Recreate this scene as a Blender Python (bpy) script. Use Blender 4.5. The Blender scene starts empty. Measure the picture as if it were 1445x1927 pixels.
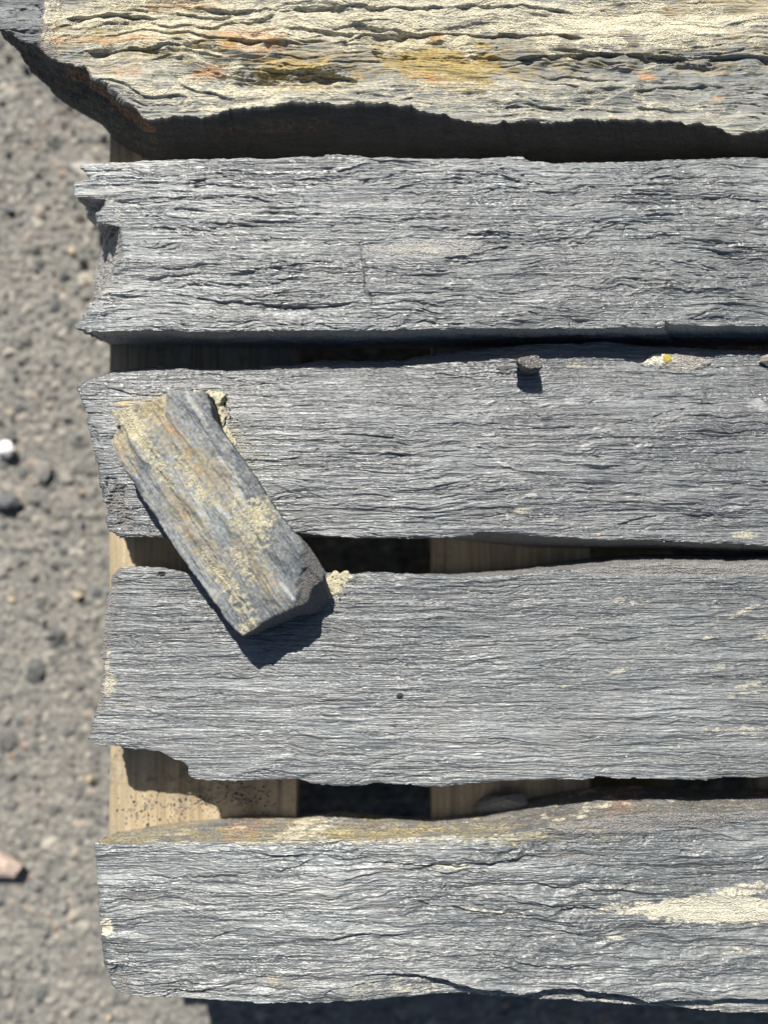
import bpy, bmesh, math, random
import numpy as np
from mathutils import Vector, Matrix

# ------------------------------------------------------------------ camera
S = 0.0004            # metres per photo pixel in the plane of the post tops
D = 0.65              # camera height over that plane (z = 0)
CX, CY = 722.5, 963.5
sc = bpy.context.scene
C = sc.collection
cam_data = bpy.data.cameras.new('camera')
cam = bpy.data.objects.new('camera', cam_data)
C.objects.link(cam)
cam.location = (0, 0, D)
cam.rotation_euler = (0, 0, 0)
cam_data.sensor_fit = 'HORIZONTAL'
cam_data.sensor_width = 36
cam_data.lens = 36 * D / (1445 * S)
cam_data.clip_start = 0.01
cam_data.clip_end = 500
cam_data.dof.use_dof = True
cam_data.dof.focus_distance = D - 0.002
APERTURE = 0.019     # metres across
cam_data.dof.aperture_fstop = (cam_data.lens / 1000) / APERTURE
sc.camera = cam

# ------------------------------------------------------------------ light
ELEV = math.radians(48)
SUNX, SUNY = -0.22, 1.0                      # horizontal direction towards the sun
az = math.atan2(SUNX, SUNY)
w = bpy.data.worlds.new('World')
sc.world = w
w.use_nodes = True
nt = w.node_tree
bg = nt.nodes['Background']
sky = nt.nodes.new('ShaderNodeTexSky')
sky.sky_type = 'NISHITA'
sky.sun_disc = False
sky.sun_elevation = ELEV
sky.sun_rotation = az
nt.links.new(sky.outputs[0], bg.inputs[0])
bg.inputs[1].default_value = 0.05
sun_d = bpy.data.lights.new('sun', 'SUN')
sun_d.energy = 5.0
sun_d.angle = math.radians(0.5)
sun_d.color = (1.0, 0.955, 0.88)
sun = bpy.data.objects.new('sun', sun_d)
C.objects.link(sun)
n = math.hypot(SUNX, SUNY)
sv = Vector((SUNX / n * math.cos(ELEV), SUNY / n * math.cos(ELEV), math.sin(ELEV)))
sun.rotation_euler = sv.to_track_quat('Z', 'Y').to_euler()
sun.location = (-0.3, 1.2, 1.6)
sc.view_settings.view_transform = 'Standard'
sc.view_settings.look = 'None'
sc.view_settings.gamma = 1
sc.view_settings.exposure = 0.62

# ------------------------------------------------------------------ numpy noise
def _hash(ix, iy, seed):
    h = (ix.astype(np.int64) * 374761393 + iy.astype(np.int64) * 668265263 + seed * 1442695041) & 0xFFFFFFFF
    h = ((h ^ (h >> 13)) * 1274126177) & 0xFFFFFFFF
    h = ((h ^ (h >> 16)) * 2246822519) & 0xFFFFFFFF
    return (h ^ (h >> 15)) & 0xFFFFFFFF

def noise(x, y, seed=0):
    x, y = np.broadcast_arrays(np.asarray(x, float), np.asarray(y, float))
    ix = np.floor(x); iy = np.floor(y)
    fx = x - ix; fy = y - iy
    u = fx * fx * fx * (fx * (fx * 6 - 15) + 10)
    v = fy * fy * fy * (fy * (fy * 6 - 15) + 10)
    ix = ix.astype(np.int64); iy = iy.astype(np.int64)
    def g(a, b):
        t = _hash(ix + a, iy + b, seed) * (2 * math.pi / 4294967296.0)
        return np.cos(t) * (fx - a) + np.sin(t) * (fy - b)
    n0 = g(0, 0); n1 = g(1, 0); n2 = g(0, 1); n3 = g(1, 1)
    return ((n0 * (1 - u) + n1 * u) * (1 - v) + (n2 * (1 - u) + n3 * u) * v) * 1.5

def fbm(x, y, seed=0, octv=4, gain=0.5):
    r = 0; a = 1; f = 1
    for k in range(octv):
        r = r + a * noise(x * f, y * f, seed + k * 17)
        a *= gain; f *= 2.03
    return r

def sstep(a, b, x):
    t = np.clip((x - a) / (b - a), 0, 1)
    return t * t * (3 - 2 * t)

def worley(x, y, seed=0):
    ix = np.floor(x).astype(np.int64); iy = np.floor(y).astype(np.int64)
    f1 = np.full(x.shape, 9.0); f2 = np.full(x.shape, 9.0); idv = np.zeros(x.shape)
    for a in (-1, 0, 1):
        for b in (-1, 0, 1):
            hx = _hash(ix + a, iy + b, seed) / 4294967296.0
            hy = _hash(ix + a, iy + b, seed + 91) / 4294967296.0
            hid = _hash(ix + a, iy + b, seed + 333) / 4294967296.0
            dx = ix + a + 0.15 + 0.7 * hx - x; dy = iy + b + 0.15 + 0.7 * hy - y
            d = np.sqrt(dx * dx * (0.7 + 0.9 * hid) + dy * dy * (1.6 - 0.9 * hid))
            near = d < f1
            f2 = np.where(near, f1, np.minimum(f2, d))
            idv = np.where(near, hid, idv)
            f1 = np.where(near, d, f1)
    return f1, f2, idv

def px2w(px, py, z=0.0):
    """a point of the photo's plane -> its place in the world at height z"""
    k = (D - z) / D * S
    return (np.asarray(px, float) - CX) * k, -(np.asarray(py, float) - CY) * k

def w2px(x, y, z=0.0):
    k = (D - z) / D * S
    return x / k + CX, -y / k + CY

def resample(poly, s):
    p = np.asarray(poly, float)
    d = np.r_[0, np.cumsum(np.hypot(*np.diff(p, axis=0).T))]
    d /= d[-1]
    return np.c_[np.interp(s, d, p[:, 0]), np.interp(s, d, p[:, 1])]

def polydist(X, Y, poly):
    """distance to a polyline, signed side (+ = below it in the photo when drawn left to right), 0..1 along"""
    p = np.asarray(poly, float)
    best = np.full(X.shape, 1e9); side = np.zeros(X.shape); along = np.zeros(X.shape)
    L = np.r_[0, np.cumsum(np.hypot(*np.diff(p, axis=0).T))]
    for i in range(len(p) - 1):
        a = p[i]; b = p[i + 1]; e = b - a; l2 = (e @ e) + 1e-9
        t = np.clip(((X - a[0]) * e[0] + (Y - a[1]) * e[1]) / l2, 0, 1)
        dx = X - (a[0] + t * e[0]); dy = Y - (a[1] + t * e[1])
        d = np.hypot(dx, dy)
        c = e[0] * (Y - a[1]) - e[1] * (X - a[0])
        m = d < best
        best = np.where(m, d, best); side = np.where(m, np.sign(c), side)
        along = np.where(m, (L[i] + t * math.sqrt(l2)) / L[-1], along)
    return best, side, along

def taper(al, e=0.12):
    return sstep(0, e, al) * sstep(0, e, 1 - al)

def blob(X, Y, cx, cy, rx, ry, ang=0, seed=3, rag=0.35, sc_=30):
    a = math.radians(ang); c, s = math.cos(a), math.sin(a)
    u = ((X - cx) * c + (Y - cy) * s) / rx; v = (-(X - cx) * s + (Y - cy) * c) / ry
    r = np.sqrt(u * u + v * v) + rag * fbm(X / sc_, Y / (sc_ * 0.45), seed, 3)
    return 1 - sstep(0.55, 1.25, r)

# ------------------------------------------------------------------ scene bookkeeping
def tag(o, label=None, cat=None, group=None, kind=None):
    if label: o['label'] = label
    if cat: o['category'] = cat
    if group: o['group'] = group
    if kind: o['kind'] = kind
    return o

def link_mesh(name, verts, faces, mat, origin=(0, 0, 0), parent=None, attrs=None, smooth=True):
    """verts (N,3) world; faces: list of int arrays (k,3) or (k,4)"""
    o3 = np.asarray(origin, float)
    v = (np.asarray(verts, float) - o3).astype(np.float32)
    me = bpy.data.meshes.new(name)
    me.vertices.add(len(v)); me.vertices.foreach_set('co', v.ravel())
    loops = np.concatenate([f.ravel() for f in faces]).astype(np.int32)
    tot = np.concatenate([np.full(len(f), f.shape[1]) for f in faces]).astype(np.int32)
    start = np.r_[0, np.cumsum(tot)[:-1]].astype(np.int32)
    me.loops.add(len(loops)); me.loops.foreach_set('vertex_index', loops)
    me.polygons.add(len(tot)); me.polygons.foreach_set('loop_start', start)
    me.polygons.foreach_set('loop_total', tot)
    me.polygons.foreach_set('use_smooth', np.full(len(tot), smooth))
    me.update(calc_edges=True)
    for k, a in (attrs or {}).items():
        at = me.attributes.new(k, 'FLOAT', 'POINT')
        at.data.foreach_set('value', np.asarray(a, np.float32).ravel())
    me.validate()
    me.materials.append(mat)
    o = bpy.data.objects.new(name, me)
    C.objects.link(o)
    if parent:
        o.parent = parent
        o.location = o3 - np.array(parent.location)
    else:
        o.location = o3
    return o

# ------------------------------------------------------------------ node helpers
class NT:
    def __init__(s, name):
        s.m = bpy.data.materials.new(name); s.m.use_nodes = True
        s.t = s.m.node_tree; s.b = s.t.nodes['Principled BSDF']
    def n(s, typ, **kw):
        nd = s.t.nodes.new(typ)
        for k, v in kw.items(): setattr(nd, k, v)
        return nd
    def l(s, a, b): s.t.links.new(a, b)
    def pos(s, scale=(1, 1, 1), rot=0.0, loc=(0, 0, 0)):
        g = s.n('ShaderNodeNewGeometry'); m = s.n('ShaderNodeMapping')
        r = s.n('ShaderNodeMapping'); r.inputs['Rotation'].default_value = (0, 0, rot)
        s.l(g.outputs['Position'], r.inputs[0]); s.l(r.outputs[0], m.inputs[0])
        m.inputs['Scale'].default_value = scale; m.inputs['Location'].default_value = loc
        return m.outputs[0]
    def noise(s, vec, scale=1.0, detail=3, rough=0.55, dist=0.0):
        nd = s.n('ShaderNodeTexNoise'); s.l(vec, nd.inputs['Vector'])
        nd.inputs['Scale'].default_value = scale; nd.inputs['Detail'].default_value = detail
        nd.inputs['Roughness'].default_value = rough; nd.inputs['Distortion'].default_value = dist
        return nd.outputs[0]
    def vor(s, vec, scale=1.0, feature='F1', out='Distance'):
        nd = s.n('ShaderNodeTexVoronoi', feature=feature); s.l(vec, nd.inputs['Vector'])
        nd.inputs['Scale'].default_value = scale
        return nd.outputs[out]
    def ramp(s, fac, stops):
        r = s.n('ShaderNodeValToRGB'); e = r.color_ramp.elements
        while len(e) < len(stops): e.new(0.5)
        for i, (p, c) in enumerate(stops):
            e[i].position = p; e[i].color = (*c, 1) if len(c) == 3 else c
        s.l(fac, r.inputs[0]); return r.outputs[0]
    def mix(s, fac, a, b, mode='MIX'):
        m = s.n('ShaderNodeMix', data_type='RGBA', blend_type=mode)
        for sock, v in ((m.inputs[0], fac), (m.inputs[6], a), (m.inputs[7], b)):
            if isinstance(v, (int, float)): sock.default_value = v
            elif isinstance(v, tuple): sock.default_value = (*v, 1) if len(v) == 3 else v
            else: s.l(v, sock)
        return m.outputs[2]
    def math(s, op, a, b=None, clamp=False):
        m = s.n('ShaderNodeMath', operation=op); m.use_clamp = clamp
        for i, v in enumerate((a, b)):
            if v is None: continue
            if isinstance(v, (int, float)): m.inputs[i].default_value = v
            else: s.l(v, m.inputs[i])
        return m.outputs[0]
    def rng(s, v, a, b, c=0.0, d=1.0):
        m = s.n('ShaderNodeMapRange'); s.l(v, m.inputs[0])
        for i, q in enumerate((a, b, c, d)): m.inputs[i + 1].default_value = q
        return m.outputs[0]
    def attr(s, name):
        a = s.n('ShaderNodeAttribute'); a.attribute_name = name; return a.outputs['Fac']
    def mask(s, name, nz, k=0.9, sharp=0.12):
        """attribute broken up by noise into ragged patches"""
        a = s.attr(name)
        t = s.math('ADD', a, s.math('MULTIPLY', s.math('SUBTRACT', nz, 0.5), k))
        edge = s.rng(t, 0.5 - sharp, 0.5 + sharp)
        return s.math('MULTIPLY', edge, s.rng(a, 0.01, 0.08))
    def bump(s, h, strength, dist, prev=None):
        b = s.n('ShaderNodeBump'); b.inputs['Strength'].default_value = strength
        b.inputs['Distance'].default_value = dist; s.l(h, b.inputs['Height'])
        if prev: s.l(prev, b.inputs['Normal'])
        return b.outputs[0]

def slate_mat(name, dark, mid, light, rot=0.0, seed=0.0, rough=(0.42, 0.62), spec=0.5,
              pale=(0.52, 0.48, 0.36), yellow=(0.5, 0.37, 0.12), rust=(0.42, 0.16, 0.05), rock=(0.2, 0.19, 0.18),
              fib=1.0, ms=1.0, sideco=None, spk=0.3, an=1.0, sidemix=0.75, ior=1.72, mot=0.0):
    sideco = sideco or rock
    m = NT(name)
    L = (seed, seed * 1.7, seed * 0.3)
    st = m.noise(m.pos((20, 560, 120), rot, L), 1, 5, 0.62, 0.5)       # fibres
    st2 = m.noise(m.pos((9, 135, 60), rot, L), 1, 6, 0.62, 0.7)       # streaks
    cl = m.noise(m.pos((9, 22, 15), rot, L), 1, 4, 0.55)              # clouds
    iso = m.noise(m.pos((1, 1, 1), rot, L), 420, 5, 0.65)             # grain
    f = m.math('ADD', m.math('MULTIPLY', st, 0.26 - mot * 0.8), m.math('MULTIPLY', st2, 0.34 - mot))
    f = m.math('ADD', f, m.math('MULTIPLY', cl, 0.28))
    f = m.math('ADD', f, m.math('MULTIPLY', iso, 0.12 + mot * 1.8))
    big = m.noise(m.pos((3.2, 9, 6), rot, (seed + 4, 1, 1)), 1, 3, 0.5)  # broad patches of sheen put into the tone, placed by noise
    f = m.math('ADD', f, m.rng(big, 0.3, 0.7, -0.07, 0.07))
    col = m.ramp(f, [(0.40, dark), (0.5, mid), (0.61, light)])
    hue = m.noise(m.pos((17, 60, 30), rot, (seed + 5, 0, 0)), 1, 3)
    col = m.mix(m.rng(hue, 0.45, 0.75, 0, 0.5), col, m.mix(1.0, col, (1.04, 0.97, 0.86), 'MULTIPLY'))
    col = m.mix(m.rng(hue, 0.5, 0.25, 0, 0.5), col, m.mix(1.0, col, (0.86, 1.02, 1.02), 'MULTIPLY'))
    col = m.mix(m.mask('m_dark', cl, 1.0, 0.2), col, m.ramp(f, [(0.40, (0.025, 0.03, 0.033)), (0.5, (0.07, 0.078, 0.082)), (0.61, (0.22, 0.235, 0.24))]))
    # small pale scuffs
    sp = m.noise(m.pos((120, 560, 200), rot, L), 1, 6, 0.75)
    scuff = m.mask('m_scuff', sp, 1.5, 0.16)
    col = m.mix(m.math('MULTIPLY', scuff, 0.55), col, (0.42, 0.42, 0.4))
    nz = m.noise(m.pos((95 * ms * an, 300 * ms, 200), rot, L), 1, 8, 0.72)
    mixn = lambda q: m.math('ADD', m.math('MULTIPLY', q, 0.7), m.math('MULTIPLY', iso, 0.3))
    nz = mixn(nz)
    nz2 = m.noise(m.pos((70 * ms * an, 220 * ms, 160), rot, (seed + 9, 3, 1)), 1, 8, 0.75)
    nz3 = m.noise(m.pos((150 * ms * an, 260 * ms, 180), rot, (seed + 2, 7, 4)), 1, 8, 0.72)
    nz2 = mixn(nz2); nz3 = mixn(nz3)
    # mica glints put into the colour as pale flecks
    fl = m.noise(m.pos((500, 900, 600), rot, (seed + 3, 2, 2)), 1, 2, 0.6)
    col = m.mix(m.math('MULTIPLY', m.rng(fl, 0.62, 0.70), spk), col, (0.6, 0.6, 0.58))
    # broken rock faces: granular
    side = m.attr('side'); rk = m.mask('m_rough', nz3, 0.6, 0.1)
    gr = m.vor(m.pos((1, 1, 1)), 900)
    rcol = m.mix(m.rng(gr, 0.1, 0.6), tuple(c * 1.7 for c in rock), tuple(c * 0.55 for c in rock))
    rcol = m.mix(0.5, rcol, m.ramp(iso, [(0.35, tuple(c * 0.6 for c in rock)), (0.65, tuple(c * 1.5 for c in rock))]))
    scol = m.mix(m.rng(gr, 0.1, 0.6), tuple(c * 1.6 for c in sideco), tuple(c * 0.5 for c in sideco))
    scol = m.mix(0.5, scol, m.ramp(iso, [(0.35, tuple(c * 0.6 for c in sideco)), (0.65, tuple(c * 1.5 for c in sideco))]))
    col = m.mix(m.math('MULTIPLY', side, sidemix), col, scol)
    col = m.mix(rk, col, rcol)
    yv = m.mix(m.rng(iso, 0.35, 0.65), tuple(c * 0.7 for c in yellow), tuple(min(1, c * 1.35) for c in yellow))
    my = m.mask('m_yellow', nz2, 3.0, 0.4)
    col = m.mix(m.math('MULTIPLY', my, 0.85), col, yv)
    pv = m.mix(m.rng(nz3, 0.3, 0.7), tuple(c * 0.8 for c in pale), tuple(min(0.85, c * 1.12) for c in pale))
    # dark pits in the pale dust
    pit = m.rng(m.noise(m.pos((1, 1, 1)), 700, 2, 0.6), 0.3, 0.38)
    pv = m.mix(pit, tuple(c * 0.4 for c in pale), pv)
    mp = m.mask('m_pale', nz, 3.0, 0.15)
    col = m.mix(m.math('MULTIPLY', mp, 0.92), col, pv)
    mr = m.mask('m_rust', nz3, 3.0, 0.4)
    rv = m.mix(m.rng(iso, 0.35, 0.65), tuple(c * 0.6 for c in rust), tuple(c * 1.4 for c in rust))
    col = m.mix(m.math('MULTIPLY', mr, 0.75), col, rv)
    m.l(col, m.b.inputs['Base Color'])
    r = m.math('ADD', m.rng(cl, 0.35, 0.65, rough[0], rough[1]),
               m.math('MULTIPLY', m.math('MAXIMUM', m.math('MAXIMUM', mp, my), m.math('MAXIMUM', side, rk)), 0.28))
    m.l(r, m.b.inputs['Roughness'])
    m.b.inputs['Specular IOR Level'].default_value = spec
    m.b.inputs['IOR'].default_value = ior
    h = m.math('ADD', m.math('MULTIPLY', st, 0.8 * fib), m.math('MULTIPLY', st2, 1.0 * fib))
    n1 = m.bump(h, 1.0, 0.0026)
    n2 = m.bump(iso, 0.6, 0.0004, n1)
    rf = m.math('MAXIMUM', side, m.math('MAXIMUM', rk, mp))
    gh = m.math('MULTIPLY', m.math('SUBTRACT', iso, gr), rf)
    n3 = m.bump(gh, 0.9, 0.0012, n2)
    m.l(n3, m.b.inputs['Normal'])
    return m.m

# ------------------------------------------------------------------ stone builder
def slate_relief(X, Y, seed, amp=1.0, steps=1.0, fine=1.0, flow=1.0, wave=1.0):
    """height in mm of a cleaved slate face; X along the grain, Y across it (mm)"""
    Yw = Y + flow * (4.0 * fbm(X / 110, Y / 45, seed + 1, 3) + 1.8 * fbm(X / 34, Y / 12, seed + 2, 3) + 0.35 * fbm(X / 10, Y / 4, seed + 6, 2))
    h = amp * (1.8 * fbm(X / 120, Yw / 26, seed + 3, 3))
    # overlapping swells with sharp creases between them
    calm = 0.18 + 1.25 * sstep(-0.35, 0.45, fbm(X / 90, Y / 34, seed + 8, 2))
    for k, (lx, ly, a) in enumerate(((95, 10.5, 1.7), (64, 5.4, 1.0), (38, 2.9, 0.5))):
        nn = fbm(X / lx, Yw / ly, seed + 10 + k, 2)
        h = h + wave * calm * a * (np.sqrt(nn * nn + 0.004) - 0.25)
        n2 = noise(X / (lx * 1.1), Yw / (ly * 1.2), seed + 14 + k)
        h = h + wave * a * 0.55 * n2
    for i, (lx, ly, k, a) in enumerate(((120, 10, 2.2, 0.65), (78, 4.8, 2.2, 0.48), (48, 2.4, 2.0, 0.32), (28, 1.35, 1.5, 0.17))):
        nn = fbm(X / lx, Yw / ly, seed + 20 + i, 2)
        t = nn * k; f = t - np.floor(t)
        saw = np.where(f < 0.86, f / 0.86, (1 - f) / 0.14)
        msk = sstep(-0.35, 0.5, noise(X / (lx * 1.3), Yw / (ly * 2.2), seed + 40 + i))
        h = h + steps * a * saw * msk
    for k, (an, lx, ly, a) in enumerate(((0.16, 30, 5.0, 0.5), (-0.13, 24, 4.0, 0.42), (0.24, 16, 2.6, 0.28), (-0.22, 40, 8.0, 0.55))):
        c_, s_ = math.cos(an), math.sin(an)
        nn = fbm((X * c_ + Y * s_) / lx, (-X * s_ + Yw * c_) / ly, seed + 80 + k, 2) * 1.7
        f = nn - np.floor(nn); saw = np.where(f < 0.88, f / 0.88, (1 - f) / 0.12)
        h = h + steps * a * saw * sstep(0.02, 0.45, noise(X / 55, Y / 16, seed + 90 + k))
    md = 0.3 + 1.15 * sstep(-0.4, 0.5, fbm(X / 60, Yw / 20, seed + 62, 2))
    h = h + fine * md * (0.19 * noise(X / 42, Yw / 1.5, seed + 59) + 0.14 * noise(X / 26, Yw / 0.95, seed + 60) + 0.05 * noise(X / 6, Yw / 0.8, seed + 61))
    # deeper splits: thin dark cracks along the grain
    for k, (lx, ly, w_, dp) in enumerate(((80, 6.5, 0.035, 1.2), (46, 3.2, 0.045, 0.7))):
        cr = fbm(X / lx, Yw / ly, seed + 70 + k, 2)
        h = h - steps * dp * np.exp(-(cr / w_) ** 2) * sstep(0.05, 0.5, noise(X / 26, Yw / 7, seed + 76 + k))
    return h

def build_stone(name, mat, top, left, bottom, right, z0, zb, us, vs, seed, grain=0.0, base=None, und=None,
                blend=(14, 14), relief=None, feats=None, nr=22, edge_jit=(0.7, 0.3), round_mm=(1.2, 2.0),
                side_amp=1.3, side_pow=1.0, parent=None, zprof=None, fine_kw=None, rough_side=1.0, side_attr=None, edge_flat=0.0, end_jag=2.0):
    """top/bottom run with u, left/right run with v (photo outlines of the upper face); base: outlines at height zb"""
    def curve(poly, s, jit, sd, z, jm=1.0):
        p = resample(poly, s)
        x, y = px2w(p[:, 0], p[:, 1], z)
        q = np.c_[x, y]
        if jit:
            tx = np.gradient(q[:, 0]); ty = np.gradient(q[:, 1]); ln = np.hypot(tx, ty) + 1e-12
            arc = np.r_[0, np.cumsum(np.hypot(*np.diff(q, axis=0).T))] * 1000
            nn = edge_jit[0] * fbm(arc / 13, arc * 0 + sd, sd, 3) + edge_jit[1] * noise(arc / 2.3, arc * 0 + 5.5, sd + 5)
            st = arc / 9 + 2 * noise(arc / 20, arc * 0 + 2.2, sd + 9)
            nn = nn + edge_jit[0] * 0.5 * (_hash(np.floor(st).astype(np.int64), np.floor(st * 0).astype(np.int64), sd) / 4294967296.0 - 0.5)
            if jm > 1:
                for q_, a_ in ((2.6, 1.0), (5.5, 1.6)):
                    s2 = arc / q_ + 2.2 * noise(arc / 8, arc * 0 + 8.8, sd + 13)
                    nn = nn + a_ * (jm - 1) * (0.2 + 1.6 * sstep(-0.4, 0.5, noise(arc / 15, arc * 0 + 3.3, sd + 15))) * (_hash(np.floor(s2).astype(np.int64), np.floor(s2 * 0).astype(np.int64), sd + 4) / 4294967296.0 - 0.5)
            w_ = np.minimum(sstep(0, 3, arc), sstep(0, 3, arc[-1] - arc)) * 0.001
            q = q + np.c_[-ty / ln, tx / ln] * (nn * w_)[:, None]
        return q
    U = curve(top, us, True, seed + 100, z0); Lo = curve(bottom, us, True, seed + 200, z0)
    Lf = curve(left, vs, True, seed + 300, z0, end_jag); Rt = curve(right, vs, True, seed + 400, z0)
    Lf = Lf + (U[0] - Lf[0]) * (1 - vs)[:, None] + (Lo[0] - Lf[-1]) * vs[:, None]
    Rt = Rt + (U[-1] - Rt[0]) * (1 - vs)[:, None] + (Lo[-1] - Rt[-1]) * vs[:, None]
    nu, nv = len(us), len(vs)
    v = vs[:, None, None]; u = us[None, :, None]
    P = (1 - v) * U[None] + v * Lo[None]
    P = P + (1 - u) ** blend[0] * (Lf - ((1 - vs)[:, None] * U[0] + vs[:, None] * Lo[0]))[:, None, :]
    P = P + u ** blend[1] * (Rt - ((1 - vs)[:, None] * U[-1] + vs[:, None] * Lo[-1]))[:, None, :]
    X = P[..., 0]; Y = P[..., 1]
    c, s = math.cos(grain), math.sin(grain)
    GX = (X * c + Y * s) * 1000; GY = (-X * s + Y * c) * 1000
    h = (relief or slate_relief)(GX, GY, seed, **(fine_kw or {}))
    PX, PY = w2px(X, Y, z0)
    A = {k: np.zeros(X.shape) for k in ('m_pale', 'm_yellow', 'm_rust', 'm_rough', 'm_scuff', 'm_dark', 'side')}
    if feats: h = feats(PX, PY, h, A)
    # worn edges
    wid = np.hypot(U[:, 0] - Lo[:, 0], U[:, 1] - Lo[:, 1])[None, :] * 1000
    dv = np.minimum(vs[:, None], 1 - vs[:, None]) * wid
    du = us[None, :] * np.hypot(*(U[-1] - U[0])) * 1000
    du2 = (1 - us[None, :]) * np.hypot(*(U[-1] - U[0])) * 1000
    dd = np.minimum(dv, np.minimum(du, du2))
    h = h * (1 - edge_flat * np.exp(-dd / 2.5))
    rr = round_mm[0] * (0.6 + 0.8 * sstep(-0.5, 0.5, fbm(GX / 25, GY / 9, seed + 500, 2)))
    h = h - rr * np.exp(-dd / round_mm[1])
    Z = z0 + h * 0.001
    if zprof is not None: Z = Z + zprof(PX, PY, us[None, :], vs[:, None]) * 0.001
    verts = [np.stack([X, Y, Z], -1).reshape(-1, 3)]
    idx = np.arange(nu * nv).reshape(nv, nu)
    q = np.stack([idx[:-1, :-1], idx[1:, :-1], idx[1:, 1:], idx[:-1, 1:]], -1).reshape(-1, 4)
    faces = [q]
    # perimeter, counterclockwise seen from above: down the left, along the bottom, up the right, back along the top
    per = np.concatenate([idx[:-1, 0], idx[-1, :-1], idx[::-1, -1][:-1], idx[0, ::-1][:-1]])
    seg = [nv - 1, nu - 1, nv - 1, nu - 1]
    T = verts[0][per]
    tang = np.roll(T, -3, 0)[:, :2] - np.roll(T, 3, 0)[:, :2]
    ln = np.hypot(tang[:, 0], tang[:, 1]) + 1e-12
    N = np.c_[tang[:, 1], -tang[:, 0]] / ln[:, None]
    for _ in range(6): N = (np.roll(N, 1, 0) + N + np.roll(N, -1, 0)) / 3
    base = base or {}
    und = und or {}
    segs = []
    def bpoly(key, end):
        if key not in base: return None
        p = base[key][end]; return np.array(px2w(p[0], p[1], zb))
    # neighbours of each side: (side before its start, which end of that outline), (side after its end, ...)
    nb = {'left': (('top', 0), ('bottom', 0)), 'bottom': (('left', -1), ('right', -1)),
          'right': (('bottom', -1), ('top', -1)), 'top': (('right', 0), ('left', 0))}
    for key, s_, Tseg, Nseg in (('left', vs[:-1], T[:seg[0]], N[:seg[0]]),
                                ('bottom', us[:-1], T[seg[0]:seg[0] + seg[1]], N[seg[0]:seg[0] + seg[1]]),
                                ('right', (vs[::-1])[:-1], T[seg[0] + seg[1]:-seg[3]], N[seg[0] + seg[1]:-seg[3]]),
                                ('top', (us[::-1])[:-1], T[-seg[3]:], N[-seg[3]:])):
        if key in base:
            p = resample(base[key], s_); x, y = px2w(p[:, 0], p[:, 1], zb); segs.append(np.c_[x, y])
        else:
            b_ = Tseg[:, :2] + Nseg * und.get(key, -2.0) * 0.001
            tt_ = np.linspace(0, 1, len(b_))[:, None]
            a0 = bpoly(*nb[key][0]); a1 = bpoly(*nb[key][1])
            kk_ = 4 if key in ('left', 'right') else 25
            if a0 is not None: b_ = b_ + (a0 - b_[0]) * (1 - tt_) ** kk_
            if a1 is not None: b_ = b_ + (a1 - b_[-1]) * tt_ ** kk_
            segs.append(b_)
    B = np.concatenate(segs)
    for _ in range(5): B = (np.roll(B, 1, 0) + B + np.roll(B, -1, 0)) / 3
    arc = np.r_[0, np.cumsum(np.hypot(*np.diff(T[:, :2], axis=0).T))] * 1000
    np_ = len(per); at = {k: [A[k].ravel()] for k in A}
    prev = per; off = nu * nv
    th = abs(z0 - zb) * 1000
    for j in range(1, nr + 1):
        t = j / nr
        w_ = math.sin(math.pi * min(1, t * 1.0)) ** 0.5 if t < 1 else 0
        dep = t * th
        nn = side_amp * (fbm(arc / 30, dep / 7 + arc * 0, seed + 600, 3) + 0.35 * noise(arc / 9, dep / 1.6 + arc * 0, seed + 610)
                         + 0.22 * rough_side * noise(arc / 2.6, dep / 2.0 + arc * 0, seed + 620))
        ends = np.zeros(np_); ends[:seg[0]] = 1
        nn = nn + ends * (0.9 * fbm(arc / 5, dep / 4 + arc * 0, seed + 640, 3) + 0.8 * fbm(arc / 2.0, dep / 2.2 + arc * 0, seed + 645, 2) + 1.5 * (_hash(np.floor(arc / 3.1 + noise(arc / 7, dep / 5 + arc * 0, seed + 3)).astype(np.int64), np.floor(dep / 6 + arc / 9).astype(np.int64), seed) / 4294967296.0 - 0.5)) * min(1, t * 5) * end_jag * 0.6
        tt = t ** side_pow
        xy = T[:, :2] * (1 - tt) + B * tt + N * (nn * 0.001 * w_)[:, None]
        z = T[:, 2] * (1 - t) + zb * t
        verts.append(np.c_[xy, z])
        cur = off + np.arange(np_); off += np_
        faces.append(np.stack([prev, cur, np.roll(cur, -1), np.roll(prev, -1)], -1)[:, [0, 1, 2, 3]])
        prev = cur
        ppx, ppy = w2px(T[:, 0], T[:, 1], z0)
        extra = side_attr(ppx, ppy, t, seed) if side_attr else {}
        for k in at:
            val = np.zeros(np_)
            if k == 'side': val = np.full(np_, min(1.0, t * 18) * rough_side)
            if k in extra: val = extra[k] * np.ones(np_)
            at[k].append(val)
    cen = np.array([[B[:, 0].mean(), B[:, 1].mean(), zb]])
    verts.append(cen)
    faces.append(np.stack([prev, np.full(np_, off), np.roll(prev, -1)], -1))
    for k in at: at[k].append(np.zeros(1))
    V = np.concatenate(verts)
    o = link_mesh(name, V, faces, mat, (cen[0, 0], cen[0, 1], zb), parent,
                  {k: np.concatenate(a) for k, a in at.items()})
    return o

def us_dense(x0, x1, xe, step_px, tail=16):
    a = np.arange(x0, x1, step_px); b = x1 + (xe - x1) * (np.linspace(0, 1, tail) ** 1.3)
    p = np.r_[a, b]; return (p - x0) / (xe - x0)

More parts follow.
